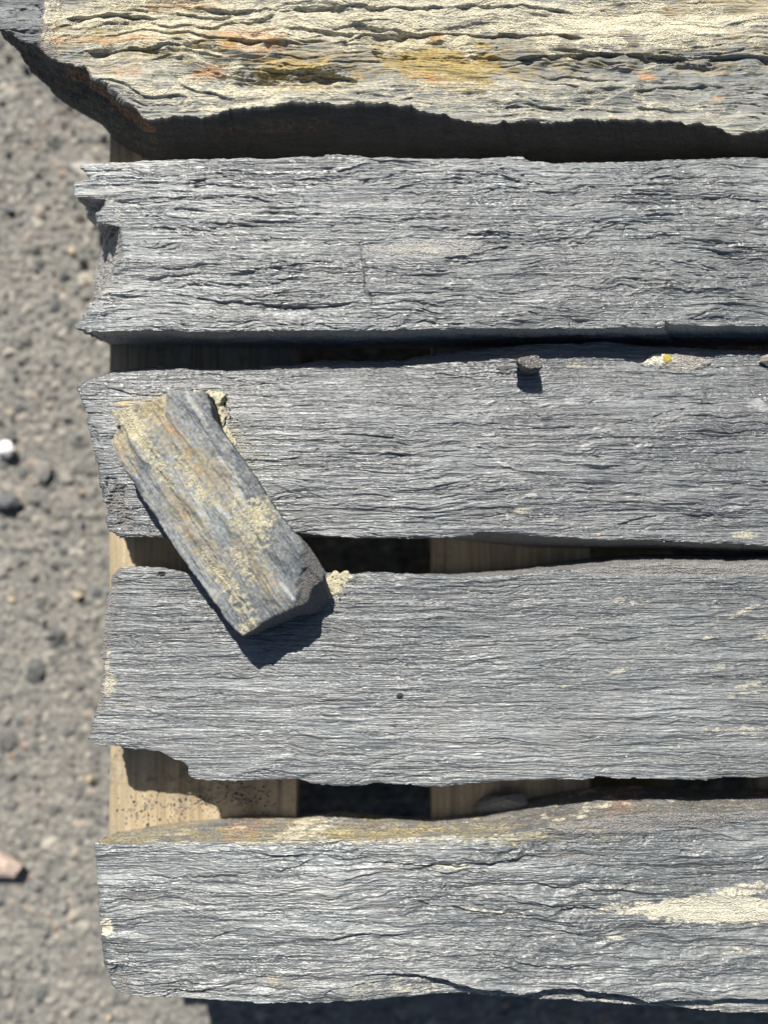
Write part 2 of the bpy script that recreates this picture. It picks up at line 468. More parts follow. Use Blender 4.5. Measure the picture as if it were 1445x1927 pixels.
# ------------------------------------------------------------------ ground
def ground():
    def axis(a, b, st, mid=None):
        x = np.arange(a, b, st)
        g = st * 1.35 ** np.arange(1, 40); g = np.cumsum(g); g = g[g < 60]
        return np.r_[(a - g)[::-1], x, b - st + g] if True else x
    xs = np.r_[np.arange(-1.0, -0.52, 0.005), np.arange(-0.52, -0.18, 0.0013), np.arange(-0.18, 1.0, 0.0045)]
    g = np.cumsum(0.004 * 1.3 ** np.arange(1, 45)); g = g[g < 60]
    xs = np.r_[(-1.0 - g)[::-1], xs, 1.0 + g]
    ys = np.r_[np.arange(-1.1, -0.64, 0.005), np.arange(-0.64, -0.44, 0.0016), np.arange(-0.44, 0.66, 0.0016), np.arange(0.66, 1.7, 0.005)]
    ys = np.r_[(-1.1 - g)[::-1], ys, 1.7 + g]
    X, Y = np.meshgrid(xs, ys)
    mx, my = X * 1000, Y * 1000
    h = 2.2 * fbm(mx / 120, my / 120, 5, 3)
    tone = np.full(X.shape, 0.5)
    for i, (cell, ht, dens) in enumerate(((2.6, 0.6, 0.9), (5.0, 1.5, 0.85), (8.5, 2.6, 0.6), (14, 3.6, 0.28), (24, 4.2, 0.08))):
        f1, f2, idv = worley(mx / cell + 0.25 * noise(mx / cell, my / cell, 70 + i), my / cell + 0.25 * noise(mx / cell, my / cell, 80 + i), 200 + i)
        idx = (idv * 7919) % 1.0
        r = np.where(idx < dens, 0.30 + 0.22 * ((idv * 131) % 1.0), 0)
        dome = np.clip(1 - (f1 / np.maximum(r, 1e-3)) ** 2, 0, 1) * (r > 0)
        h = h + ht * np.sqrt(dome) * (0.6 + 0.5 * idv)
        tone = np.where(dome > 0.02, (idv * 517) % 1.0, tone)
    h = h + 0.25 * fbm(mx / 1.8, my / 1.8, 9, 2)
    fade = np.exp(-np.maximum(0, np.hypot(X, Y) - 1.6) / 0.6)
    Z = GZ + (h * 0.001 - 0.004) * fade
    idx = np.arange(X.size).reshape(X.shape)
    q = np.stack([idx[:-1, :-1], idx[:-1, 1:], idx[1:, 1:], idx[1:, :-1]], -1).reshape(-1, 4)
    m = NT('gritty_gravel_ground')
    t = m.attr('tone')
    col = m.ramp(t, [(0.0, (0.065, 0.072, 0.078)), (0.22, (0.135, 0.136, 0.128)), (0.5, (0.195, 0.188, 0.166)), (0.75, (0.26, 0.25, 0.222)), (0.9, (0.38, 0.36, 0.30)), (0.985, (0.25, 0.16, 0.11)), (1.0, (0.45, 0.43, 0.4))])
    nz = m.noise(m.pos(), 9, 4); fine = m.noise(m.pos(), 600, 4, 0.7)
    col = m.mix(m.rng(nz, 0.4, 0.7, 0, 0.5), col, m.mix(1.0, col, (0.82, 0.8, 0.8), 'MULTIPLY'))
    col = m.mix(m.rng(fine, 0.3, 0.7, 0.0, 0.3), col, (0.19, 0.182, 0.162))
    m.l(col, m.b.inputs['Base Color']); m.b.inputs['Roughness'].default_value = 0.9
    m.l(m.bump(fine, 0.8, 0.0012), m.b.inputs['Normal'])
    o = link_mesh('ground', np.stack([X, Y, Z], -1).reshape(-1, 3), [q], m.m, (0, 0, GZ), attrs={'tone': tone})
    tag(o, kind='structure')

GZ = -0.205
ZB = -0.062           # board tops: what the posts lie on
ground()

# ------------------------------------------------------------------ pallet
def wood_mat(name, along, tint=(1, 1, 1)):
    m = NT(name)
    sc_ = (260, 9, 200) if along == 'y' else (9, 260, 200)
    g1 = m.noise(m.pos(sc_), 1, 5, 0.65, 0.4)
    sc2 = (60, 3.0, 60) if along == 'y' else (3.0, 60, 60)
    g2 = m.noise(m.pos(sc2), 1, 4, 0.6, 1.0)
    f = m.math('ADD', m.math('MULTIPLY', g1, 0.5), m.math('MULTIPLY', g2, 0.5))
    c = lambda r, g, b: (r * tint[0], g * tint[1], b * tint[2])
    col = m.ramp(f, [(0.36, c(0.20, 0.15, 0.085)), (0.5, c(0.36, 0.285, 0.175)), (0.64, c(0.48, 0.40, 0.27))])
    d = m.noise(m.pos(), 130, 5, 0.7); d2 = m.noise(m.pos(), 22, 3, 0.6)
    dirt = m.math('MULTIPLY', m.rng(d, 0.47, 0.62), m.rng(d2, 0.47, 0.62))
    col = m.mix(m.math('MULTIPLY', dirt, 0.75), col, (0.12, 0.10, 0.085))
    spl = m.noise(m.pos((190, 4, 50) if along == 'y' else (4, 190, 50), 0, (7, 1, 0)), 1, 2, 0.5, 0.4)
    col = m.mix(m.rng(spl, 0.685, 0.70, 0, 0.8), col, (0.07, 0.05, 0.035))
    grey = m.rng(m.noise(m.pos(), 14, 4, 0.6), 0.5, 0.75, 0, 0.5)
    col = m.mix(grey, col, (0.3, 0.27, 0.22))
    dust = m.rng(m.noise(m.pos(), 480, 4, 0.75), 0.5, 0.6); dust = m.math('MULTIPLY', dust, m.rng(m.noise(m.pos((1, 1, 1), 0, (2, 2, 2)), 26, 3, 0.6), 0.4, 0.6, 0, 0.6))
    col = m.mix(dust, col, (0.19, 0.175, 0.15))
    m.l(col, m.b.inputs['Base Color']); m.b.inputs['Roughness'].default_value = 0.75
    m.l(m.bump(m.math('ADD', g1, m.math('MULTIPLY', d, 0.4)), 0.6, 0.0008), m.b.inputs['Normal'])
    return m.m

def plank(name, x0, x1, y0, y1, z0, z1, mat, parent, seed):
    """sawn board with slightly wavering edges, eased corners and a cupped face"""
    L = 'y' if (y1 - y0) > (x1 - x0) else 'x'
    a0, a1, b0, b1 = (y0, y1, x0, x1) if L == 'y' else (x0, x1, y0, y1)
    na = max(3, int((a1 - a0) / 0.006)); 
    t = z1 - z0; e = 0.0016
    # cross section (b, z) going round
    nb = 14
    bb = np.linspace(b0 + e, b1 - e, nb)
    sec = [(b0, z0), (b0, z1 - e)] + [(x, z1) for x in bb] + [(b1, z1 - e), (b1, z0)]
    sec = np.array(sec); ns = len(sec)
    A = np.linspace(a0, a1, na)
    verts = []
    for i, a in enumerate(A):
        s = sec.copy()
        wl = 0.0009 * float(fbm(np.array(a * 12.), np.array(seed * 1.3), seed, 3)); wr = 0.0009 * float(fbm(np.array(a * 12.), np.array(seed * 2.3), seed + 3, 3))
        s[:2, 0] += wl; s[-2:, 0] += wr
        s[2:-2, 1] += 0.0004 * fbm(s[2:-2, 0] * 150, np.full(nb, a * 6), seed, 3) 
        for b, z in s:
            verts.append((b, a, z) if L == 'y' else (a, b, z))
    idx = np.arange(na * ns).reshape(na, ns)
    nx = np.roll(idx, -1, 1)
    q = np.stack([idx[:-1], nx[:-1], nx[1:], idx[1:]], -1).reshape(-1, 4)
    if L == 'x': q = q[:, ::-1]
    verts = np.array(verts)
    c = len(verts); verts = np.r_[verts, [verts[:ns].mean(0)], [verts[c - ns:c].mean(0)]]
    r = idx[0]; r2 = idx[-1]
    f1 = np.stack([np.roll(r, -1), r, np.full(ns, c)], -1); f2 = np.stack([r2, np.roll(r2, -1), np.full(ns, c + 1)], -1)
    if L == 'x': f1 = f1[:, ::-1]; f2 = f2[:, ::-1]
    org = ((x0 + x1) / 2, (y0 + y1) / 2, z0)
    return link_mesh(name, verts, [q, f1, f2], mat, org, parent, smooth=False)

pal = bpy.data.objects.new('wooden_pallet', None); C.objects.link(pal)
pal.location = (0.17, 0.20, GZ)
tag(pal, 'tan wooden pallet under the slate posts, its deck boards showing in the gaps', 'pallet')
wd = wood_mat('sawn_wood_deck', 'y'); wx = wood_mat('sawn_wood_cross', 'x', (0.9, 0.9, 0.9))
kz = (D - ZB) / D * S
bx = lambda p: (p - CX) * kz
PY0 = -(1790 - CY) * kz; PY1 = PY0 + 1.2
edges = [(205, 560), (812, 1112), (1430, 1790), (2040, 2285)]
for i, (a, b) in enumerate(edges):
    plank('deck_board', bx(a), bx(b), PY0, PY1, ZB - 0.022, ZB, wd, pal, 11 + i)
XR = bx(2285)
for i, y in enumerate((PY0, PY0 + 0.55, PY1 - 0.1)):
    plank('stringer_board', bx(205) + 0.003, XR - 0.003, y + 0.002, y + 0.092, ZB - 0.0445, ZB - 0.0225, wx, pal, 31 + i)
    for k, x in enumerate((bx(205) + 0.004, (bx(205) + XR) / 2 - 0.05, XR - 0.104)):
        plank('block', x, x + 0.1, y + 0.004, y + 0.0895, GZ + 0.019, ZB - 0.045, wx, pal, 41 + i * 3 + k)
for k, x in enumerate((bx(205) + 0.004, (bx(205) + XR) / 2 - 0.05, XR - 0.104)):
    plank('base_board', x, x + 0.1, PY0 + 0.001, PY1 - 0.001, GZ + 0.0005, GZ + 0.0185, wd, pal, 61 + k)

# ------------------------------------------------------------------ slate posts
XE = 2050
GROUP = 'long slate posts lying side by side on the pallet'

def strokes(PX, PY, h, lst):
    """(kind, depth mm, width px, polyline): groove = narrow valley, step = drop on the lower side, ridge = raised lip"""
    for kind, dep, wd_, poly in lst:
        d, sd, al = polydist(PX, PY, poly)
        sd0 = int(abs(poly[0][0])) + 7
        sgn = d * np.where(sd > 0, 1, -1) + 3.0 * fbm(PX / 40, PY / 16, sd0, 4)
        d = np.abs(sgn); sd = np.sign(sgn)
        tp = taper(al) * (0.55 + 0.75 * sstep(-0.5, 0.5, noise(PX / 34, PY / 30, sd0 + 3)))
        if kind == 'groove': wd_ = wd_ * 1.0; h = h - dep * tp * np.exp(-(d / wd_) ** 2)
        elif kind == 'ridge': h = h + dep * tp * np.exp(-(d / wd_) ** 2)
        elif kind == 'step': h = h - dep * tp * (sd > 0) * sstep(0, 2.2, d) * np.exp(-(np.maximum(d, 0) / wd_))
        elif kind == 'lip': h = h + dep * tp * (sd < 0) * sstep(0, 2.2, d) * np.exp(-(np.maximum(d, 0) / wd_))
    return h

# ---- the big weathered slab at the top
m_slab = slate_mat('weathered_slate_slab', (0.10, 0.11, 0.115), (0.2, 0.2, 0.175), (0.42, 0.39, 0.30), seed=3.1, sidemix=0.95, ms=1.2, sideco=(0.036, 0.037, 0.038), rough=(0.5, 0.7), spec=0.6,  # near-black sideco: shade on the slab's side faces put into their colour
                   pale=(0.72, 0.66, 0.48), yellow=(0.34, 0.24, 0.06), rust=(0.50, 0.22, 0.06), rock=(0.22, 0.205, 0.19))
def slab_relief(X, Y, seed, **k):
    Yw = Y + 8 * fbm(X / 110, Y / 50, seed + 1, 3) + 2.0 * fbm(X / 34, Y / 12, seed + 2, 3)
    h = 3.9 * fbm(X / 110, Yw / 30, seed + 3, 3)
    for q, (lx, ly, a) in enumerate(((85, 14, 1.6), (42, 7, 0.7), (22, 3.6, 0.35))):
        nn = fbm(X / lx, Yw / ly, seed + 10 + q, 2)
        h = h + a * np.sqrt(nn * nn + 0.003)
    for i, (lx, ly, kk, a) in enumerate(((170, 24, 1.7, 2.3), (100, 11, 1.8, 1.3), (56, 5.0, 1.7, 0.75), (30, 2.5, 1.5, 0.42))):
        nn = fbm(X / lx, Yw / ly, seed + 20 + i, 2); t = nn * kk; f = t - np.floor(t)
        saw = np.where(f < 0.9, f / 0.9, (1 - f) / 0.10)
        h = h + a * saw * sstep(-0.3, 0.4, noise(X / (lx * 1.2), Yw / (ly * 2), seed + 40 + i))
    h = h + 0.24 * fbm(X / 22, Yw / 1.5, seed + 60, 3) + 0.10 * noise(X / 3, Yw / 1.2, seed + 63)
    return h - 2.4

def slab_feats(X, Y, h, A):
    h = strokes(X, Y, h, [
        ('step', 3.2, 60, [(105, 98), (180, 92), (300, 86), (420, 74), (520, 78), (600, 84)]),
        ('step', 4.5, 90, [(862, 92), (960, 106), (1060, 98), (1160, 96), (1300, 104), (1445, 100), (1700, 96)]),
        ('step', 3.0, 50, [(455, 120), (500, 128), (570, 130), (640, 140), (680, 150)]),
        ('step', 2.6, 40, [(600, 88), (690, 62), (760, 60), (840, 52), (930, 60), (1030, 58), (1120, 72)]),
        ('step', 4.0, 40, [(118, 32), (170, 26), (230, 24), (300, 30)]),
        ('step', 2.0, 30, [(1190, 168), (1260, 158), (1330, 156), (1372, 158)]),
        ('step', 2.5, 40, [(300, 4), (420, 16), (560, 14), (760, 10), (980, 6), (1120, 20)]),
        ('step', 1.6, 26, [(900, 205), (980, 196), (1080, 200), (1200, 208)])])
    # hollow, dark and mossy looking
    h = h - 3.0 * blob(X, Y, 540, 150, 110, 26, 4, 7)
    h = h - 2.0 * blob(X, Y, 820, 85, 120, 26, 3, 8)
    h = h - 1.8 * blob(X, Y, 1300, 140, 150, 30, 3, 12)
    A['m_pale'] += 0.62 * blob(X, Y, 620, 30, 900, 70, 0, 11, 0.5, 90) + 0.40 * blob(X, Y, 850, 180, 520, 50, 2, 12, 0.5, 60) + 0.4 * blob(X, Y, 330, 150, 200, 70, 10, 13, 0.5)
    A['m_pale'] += 0.35 * blob(X, Y, 1300, 60, 300, 50, 0, 14, 0.5, 60)
    tip = sstep(86, 72, X + 5 * noise(X / 20, Y / 20, 9)) * (Y < 130); A['m_pale'] *= 1 - tip
    A['m_yellow'] += 0.6 * blob(X, Y, 830, 110, 130, 60, 10, 21) + 0.55 * blob(X, Y, 560, 140, 110, 34, 5, 22) + 0.42 * blob(X, Y, 300, 60, 260, 50, 0, 23, 0.5) + 0.30 * blob(X, Y, 900, 90, 700, 60, 0, 27, 0.6, 60) + 0.45 * blob(X, Y, 1350, 10, 160, 25, 0, 24) + 0.5 * blob(X, Y, 330, 5, 150, 20, 0, 25)
    A['m_rust'] += 0.72 * blob(X, Y, 390, 133, 34, 14, -5, 31) + 0.5 * blob(X, Y, 470, 75, 80, 26, 5, 32) + 0.6 * blob(X, Y, 825, 62, 16, 8, 0, 33) + 0.75 * blob(X, Y, 1218, 142, 18, 8, 0, 34)
    A['m_rust'] += 0.55 * blob(X, Y, 130, 75, 50, 8, 0, 35) + 0.5 * blob(X, Y, 240, 70, 60, 10, 0, 36) + 0.5 * blob(X, Y, 810, 142, 40, 8, 8, 37) + 0.5 * blob(X, Y, 1355, 180, 22, 7, -15, 38) + 0.4 * blob(X, Y, 340, 8, 80, 12, 0, 39) + 0.42 * blob(X, Y, 230, 132, 40, 12, 0, 40)
    band = np.exp(-((X - (98 - Y * 0.08)) / 20) ** 4) * (Y < 112)
    A['m_rough'] += band
    h = h * (1 - 0.75 * band) + 0.5 * band
    h = h - 3 * sstep(112, 60, X) * sstep(60, -20, Y)
    for q in ('m_yellow', 'm_rust'): A[q] *= 1 - tip
    h = h - 2.5 * tip * blob(X, Y, 50, 18, 34, 18, 0, 6, 0.4, 14) + 1.2 * tip * blob(X, Y, 40, 48, 40, 9, 4, 6, 0.4, 14)
    A['m_dark'] += tip
    return h
def slab_side(px, py, t, seed):
    r = np.zeros(len(px)); arc = px * 0.4
    left = (px < 290) & (py < 240) & (py > -150)
    r = np.where(left, sstep(0.34, 0.2, t) * sstep(0.04, 0.12, t) * 0.6 * (px > 120), 0)
    r = np.where((~left) & (py > 150) & (px < 620) & (px > 400), 0.16 * sstep(0.15, 0.3, t) * sstep(0.5, 0.35, t), r)
    return {'m_rust': r * 0.6, 'm_yellow': np.where(left, 0.08, 0.0)}
Z1 = 0.006
us = us_dense(-10, 1480, XE, 1.9); vs = np.linspace(0, 1, 380)
slab = build_stone('slate_slab', m_slab,
    [(-4, -150), (300, -160), (900, -150), (1500, -156), (XE, -150)],
    [(-4, -150), (-12, -60), (-14, 20), (-2, 54), (18, 60), (34, 64), (40, 76), (52, 80), (74, 88), (80, 94), (98, 108), (108, 116), (150, 118), (165, 124), (168, 134), (182, 150), (200, 160), (215, 172), (232, 190), (258, 204), (270, 220)],
    [(270, 220), (320, 217), (370, 218), (425, 210), (432, 200), (465, 201), (525, 196), (575, 191), (640, 193), (722, 190), (763, 197), (823, 212), (898, 230), (948, 226), (1023, 226), (1100, 224), (1173, 225), (1248, 225), (1343, 232), (1350, 240), (1373, 250), (1445, 245), (1600, 240), (XE, 246)],
    [(XE, -150), (XE + 10, 40), (XE, 246)],
    Z1, ZB, us, vs, 1001, relief=slab_relief, feats=slab_feats, blend=(5, 14), edge_flat=0.75, end_jag=1.25, edge_jit=(2.2, 0.6), round_mm=(0.7, 1.0), side_amp=2.6, nr=44,
    base={'left': [(40, -110), (30, -60), (14, 10), (12, 60), (25, 85), (47, 107), (60, 135), (78, 152), (95, 165), (100, 176), (120, 192), (155, 214), (192, 234), (215, 262), (245, 282), (292, 306)],
          'bottom': [(292, 306), (420, 304), (700, 304), (900, 306), (1200, 306), (1445, 308), (XE, 304)]},
    und={'top': -4, 'right': -2}, side_pow=0.8, side_attr=slab_side)
tag(slab, 'huge rugged slate slab stained cream, yellow and rust along the top of the pile', 'slate slab')

# ---- post 2
m_p2 = slate_mat('silver_grey_slate', (0.039, 0.045, 0.048), (0.110, 0.120, 0.122), (0.26, 0.27, 0.268), seed=11.3, rough=(0.29, 0.42), spec=1.0, rock=(0.34, 0.33, 0.31), sidemix=0.9)
def f2(X, Y, h, A):
    h = strokes(X, Y, h, [
        ('step', 2.2, 34, [(300, 545), (380, 562), (450, 566), (520, 572), (610, 576), (680, 560)]),
        ('groove', 1.2, 3, [(540, 460), (556, 452), (580, 445)]),
        ('groove', 1.4, 2.2, [(680, 458), (684, 490), (690, 520), (688, 548), (702, 560), (694, 580)]),
        ('groove', 1.4, 3.0, [(568, 618), (574, 600), (582, 586)]), ('step', 1.2, 14, [(582, 588), (600, 590)]),
        ('step', 1.4, 26, [(820, 488), (880, 478), (940, 462), (1000, 456), (1060, 448), (1120, 458)]),
        ('step', 1.2, 20, [(150, 345), (240, 342), (330, 340), (360, 330)]),
        ('step', 1.2, 20, [(200, 374), (300, 372), (420, 368)]),
        ('step', 1.4, 18, [(340, 336), (380, 337), (420, 332), (300, 340)]),
        ('step', 1.1, 22, [(850, 318), (930, 326), (990, 341)]), ('step', 0.9, 16, [(1020, 428), (1100, 414), (1200, 420), (1280, 410)]),
        ('groove', 0.9, 2.2, [(1170, 448), (1180, 424), (1210, 420)]), ('step', 1.0, 14, [(940, 555), (1010, 556), (1060, 546)]),
        ('step', 1.3, 14, [(1290, 372), (1380, 372), (1445, 376)]), ('step', 1.0, 16, [(1240, 458), (1340, 456), (1424, 450)])])
    h = h + 1.6 * blob(X, Y, 320, 500, 230, 36, 0, 5) + 1.4 * blob(X, Y, 560, 520, 110, 40, 0, 6) - 1.5 * blob(X, Y, 640, 585, 160, 16, 0, 7)
    rp = blob(X, Y, 800, 468, 140, 19, -3, 8, 0.25)
    rp = rp * (X > 681)
    A['m_rough'] += rp * 0.8; h = h * (1 - 0.5 * rp) + 0.5 * rp
    A['m_pale'] += 0.40 * blob(X, Y, 790, 470, 60, 14, -3, 9)
    A['m_rough'] += 0.5 * blob(X, Y, 610, 515, 36, 20, 10, 18)
    A['m_rough'] += 0.7 * np.exp(-((X - 222) / 9.) ** 2) * ((Y > 375) & (Y < 420))
    A['m_scuff'] += 0.08 * blob(X, Y, 1100, 500, 420, 110, 0, 10) + 0.3 * blob(X, Y, 1030, 556, 70, 12, -6, 15) + 0.4 * blob(X, Y, 1390, 398, 30, 8, 0, 16) + 0.10
    return h
us = us_dense(140, 1480, XE, 1.9); vs = np.linspace(0, 1, 330)
Z2 = 0.010
p2 = build_stone('slate_post', m_p2,
    [(152, 309), (158, 308), (220, 305), (300, 302), (400, 298), (530, 297), (620, 291), (700, 295), (760, 295), (900, 296), (984, 293), (990, 299), (1004, 302), (1040, 306), (1120, 304), (1290, 298), (1445, 297), (1700, 300), (XE, 300)],
    [(152, 309), (151, 314), (158, 322), (166, 332), (158, 336), (142, 342), (137, 350), (137, 362), (141, 371), (170, 373), (198, 373), (196, 384), (190, 395), (188, 412), (196, 418), (226, 420), (226, 440), (229, 466), (231, 478), (217, 504), (205, 530), (188, 556), (172, 574), (158, 590), (150, 602), (143, 612), (158, 619), (170, 622)],
    [(170, 622), (200, 623), (288, 622), (382, 626), (450, 623), (523, 622), (660, 623), (780, 621), (860, 619), (953, 619), (1094, 618), (1170, 616), (1225, 619), (1250, 618), (1251, 610), (1330, 612), (1445, 613), (1700, 616), (XE, 612)],
    [(XE, 300), (XE - 8, 460), (XE, 612)],
    Z2, ZB, us, vs, 2002, feats=f2, fine_kw=dict(amp=1.1, steps=1.2, fine=1.0, flow=1.3, wave=0.95), end_jag=2.4, edge_jit=(0.7, 0.35),
    base={'left': [(205, 332), (190, 345), (176, 362), (164, 380), (160, 392), (162, 408), (176, 422), (190, 434), (194, 450), (192, 470), (186, 490), (176, 515), (172, 545), (176, 575), (184, 605), (190, 630), (205, 649)],
          'bottom': [(205, 649), (300, 648), (400, 652), (560, 656), (760, 655), (953, 652), (1200, 652), (1445, 650), (XE, 648)]},
    und={'top': -1}, nr=64, side_amp=1.2)
tag(p2, 'silver grey slate post with a ragged left end, directly below the huge stained slab', 'slate post', GROUP)

# ---- post 3
m_p3 = slate_mat('charcoal_slate', (0.033, 0.038, 0.041), (0.074, 0.081, 0.086), (0.185, 0.194, 0.197), seed=23.7, rough=(0.30, 0.44), spec=1.0)
def f3(X, Y, h, A):
    h = strokes(X, Y, h, [
        ('step', 1.6, 24, [(150, 716), (190, 722), (240, 738), (300, 742), (330, 732)]),
        ('groove', 0.8, 2.5, [(950, 750), (1010, 765)]), ('step', 1.0, 10, [(1160, 770), (1220, 764), (1256, 776), (1310, 758), (1370, 752)]),
        ('step', 1.0, 12, [(1150, 796), (1210, 786), (1256, 776)]), ('step', 1.0, 10, [(1220, 826), (1290, 828)]),
        ('step', 0.9, 10, [(1290, 850), (1350, 852), (1420, 846)]), ('step', 0.8, 10, [(690, 752), (760, 762), (800, 766)]),
        ('step', 0.9, 12, [(1170, 730), (1250, 732), (1300, 722)]), ('step', 0.9, 14, [(840, 868), (960, 880), (1080, 900)]),
        ('step', 1.2, 16, [(640, 850), (700, 856), (800, 850), (900, 842)]), ('step', 1.6, 18, [(1150, 985), (1220, 972), (1330, 968), (1420, 974)])])
    for cx, cy, rx, ry, a in ((217, 935, 10, 18, 35), (222, 955, 16, 9, 20), (176, 822, 8, 14, 0), (235, 985, 14, 10, 0), (208, 905, 8, 8, 0)):
        b = blob(X, Y, cx, cy, rx * 1.2, ry * 1.2, a, int(cx), 0.4, 9); h = h - 2.2 * b; A['m_rough'] += 0.4 * b
    A['m_rough'] += 0.45 * blob(X, Y, 225, 960, 40, 50, 0, 3)
    rnd = random.Random(4)
    for i in range(16):
        x = rnd.uniform(760, 1440); y = rnd.uniform(730, 1000)
        b = blob(X, Y, x, y, rnd.uniform(8, 26), rnd.uniform(3, 8), rnd.uniform(-25, 20), i, 0.5, 9)
        A['m_scuff'] += 0.42 * b; h = h + 0.5 * b
    A['m_scuff'] += 0.10 + 0.12 * blob(X, Y, 1150, 860, 330, 150, 0, 10) + 0.5 * blob(X, Y, 1430, 762, 30, 12, 20, 12)
    A['m_pale'] += 0.5 * blob(X, Y, 985, 962, 26, 6, 0, 5) + 0.5 * blob(X, Y, 1400, 1008, 30, 8, 0, 6) + 0.5 * blob(X, Y, 1090, 684, 30, 8, 0, 7)
    A['m_yellow'] += 0.7 * blob(X, Y, 1128, 1006, 5, 4, 0, 6, 0.2) + 0.5 * blob(X, Y, 250, 760, 34, 12, 0, 9)
    A['m_pale'] += 0.45 * blob(X, Y, 290, 745, 60, 10, -10, 11)
    return h
def zp3(X, Y, u, v):
    # the upper strip lies a little lower, sloping away from the crown
    e = 1 - v
    return -(15.0 - 5.0 * sstep(600, 1000, X)) * np.clip(1 - v / 0.42, 0, 1) ** 1.3 - 3.0 * sstep(0.7, 1, v)
us = us_dense(142, 1480, XE, 1.9); vs = np.linspace(0, 1, 345)
p3 = build_stone('slate_post', m_p3,
    [(200, 689), (215, 688), (232, 687), (307, 681), (352, 687), (441, 688), (486, 685), (561, 678), (612, 671), (700, 672), (762, 672), (787, 664), (840, 658), (903, 652), (989, 644), (1099, 641), (1142, 637), (1234, 646), (1356, 652), (1445, 655), (1700, 650), (XE, 655)],
    [(200, 689), (194, 697), (178, 701), (160, 707), (150, 715), (141, 724), (142, 736), (148, 749), (157, 764), (161, 782), (164, 800), (169, 816), (176, 849), (182, 868), (185, 890), (189, 917), (197, 958), (202, 984), (204, 999), (216, 1006), (232, 1010)],
    [(232, 1010), (314, 1012), (420, 1008), (557, 1002), (606, 1008), (660, 1012), (774, 1013), (848, 1011), (890, 1007), (903, 1001), (976, 1006), (1050, 1012), (1130, 1018), (1203, 1017), (1356, 1024), (1445, 1027), (1700, 1030), (XE, 1026)],
    [(XE, 655), (XE + 6, 840), (XE, 1026)],
    -0.004, ZB, us, vs, 3003, feats=f3, zprof=zp3, fine_kw=dict(amp=0.7, steps=1.1, fine=1.3, flow=1.0, wave=0.9), end_jag=2.0, edge_jit=(0.6, 0.3),
    base={'bottom': [(240, 1008), (420, 1010), (606, 1010), (848, 1012), (903, 1020), (989, 1029), (1172, 1034), (1445, 1044), (XE, 1040)]},
    und={'top': 1, 'left': -4}, nr=30, side_amp=1.2)
tag(p3, 'charcoal slate post carrying the small loose pebble and the lichen spotted lump', 'slate post', GROUP)

# ---- post 4
m_p4 = slate_mat('blue_grey_slate', (0.045, 0.051, 0.054), (0.095, 0.103, 0.106), (0.195, 0.205, 0.206), seed=37.9, rough=(0.33, 0.46), spec=1.0)
def f4(X, Y, h, A):
    h = strokes(X, Y, h, [
        ('step', 0.9, 10, [(390, 1268), (430, 1278), (480, 1275)]), ('step', 0.9, 12, [(500, 1335), (570, 1325), (640, 1312)]),
        ('step', 1.0, 20, [(200, 1305), (280, 1308), (330, 1316), (440, 1298)]), ('groove', 0.9, 2.0, [(728, 1098), (734, 1084)]),
        ('groove', 0.7, 2.5, [(350, 1133), (400, 1128)]), ('step', 0.8, 12, [(880, 1215), (1000, 1213), (1150, 1208), (1260, 1186)]),
        ('step', 0.8, 12, [(1080, 1300), (1180, 1296), (1300, 1290)]), ('step', 0.9, 12, [(1110, 1350), (1160, 1358), (1260, 1352)])])
    for cx, cy, rx, ry, a in ((1163, 1130, 14, 6, 0), (1200, 1135, 26, 6, 0), (1160, 1264, 22, 6, 0), (1405, 1290, 42, 6, -4), (1400, 1306, 38, 5, -4), (1330, 1202, 14, 8, 0), (1400, 1150, 50, 7, -15), (1385, 1372, 60, 6, 3), (1420, 1385, 30, 8, 10), (1270, 1408, 14, 5, 0), (1060, 1291, 6, 4, 0), (835, 1320, 7, 4, 0), (1352, 1255, 14, 5, 0), (1440, 1195, 22, 14, 0)):
        b = blob(X, Y, cx, cy, rx * 1.0, ry * 0.85, a - 6, int(cx), 0.6, 12); A['m_pale'] += 0.56 * b; h = h + 0.45 * b
    A['m_pale'] += 0.9 * blob(X, Y, 207, 1290, 12, 22, 10, 8, 0.4, 12) + 0.7 * blob(X, Y, 203, 1245, 5, 30, 5, 9, 0.3, 10) + 0.35 * blob(X, Y, 240, 1330, 30, 8, 0, 10)
    A['m_rough'] += 0.9 * sstep(26, 8, X - (205 - (Y - 1100) * 0.10)) * (Y < 1340)
    strip = sstep(1026, 1150, X) * sstep(1087, 1080, Y + 3 * noise(X / 20, Y / 9, 5))
    A['m_rough'] += strip; h = h - 1.5 * strip
    A['m_scuff'] += 0.10 + 0.18 * blob(X, Y, 1330, 1250, 220, 170, 0, 15) + 0.1 * blob(X, Y, 700, 1440, 600, 40, 0, 16)
    bb = blob(X, Y, 303, 1081, 8, 5, 0, 3, 0.3, 6); h = h - 2.0 * bb
    A['m_rough'] += 0.4 * sstep(30, 5, Y - 1066) * (X < 370)
    return h
us = us_dense(168, 1480, XE, 1.9); vs = np.linspace(0, 1, 370)
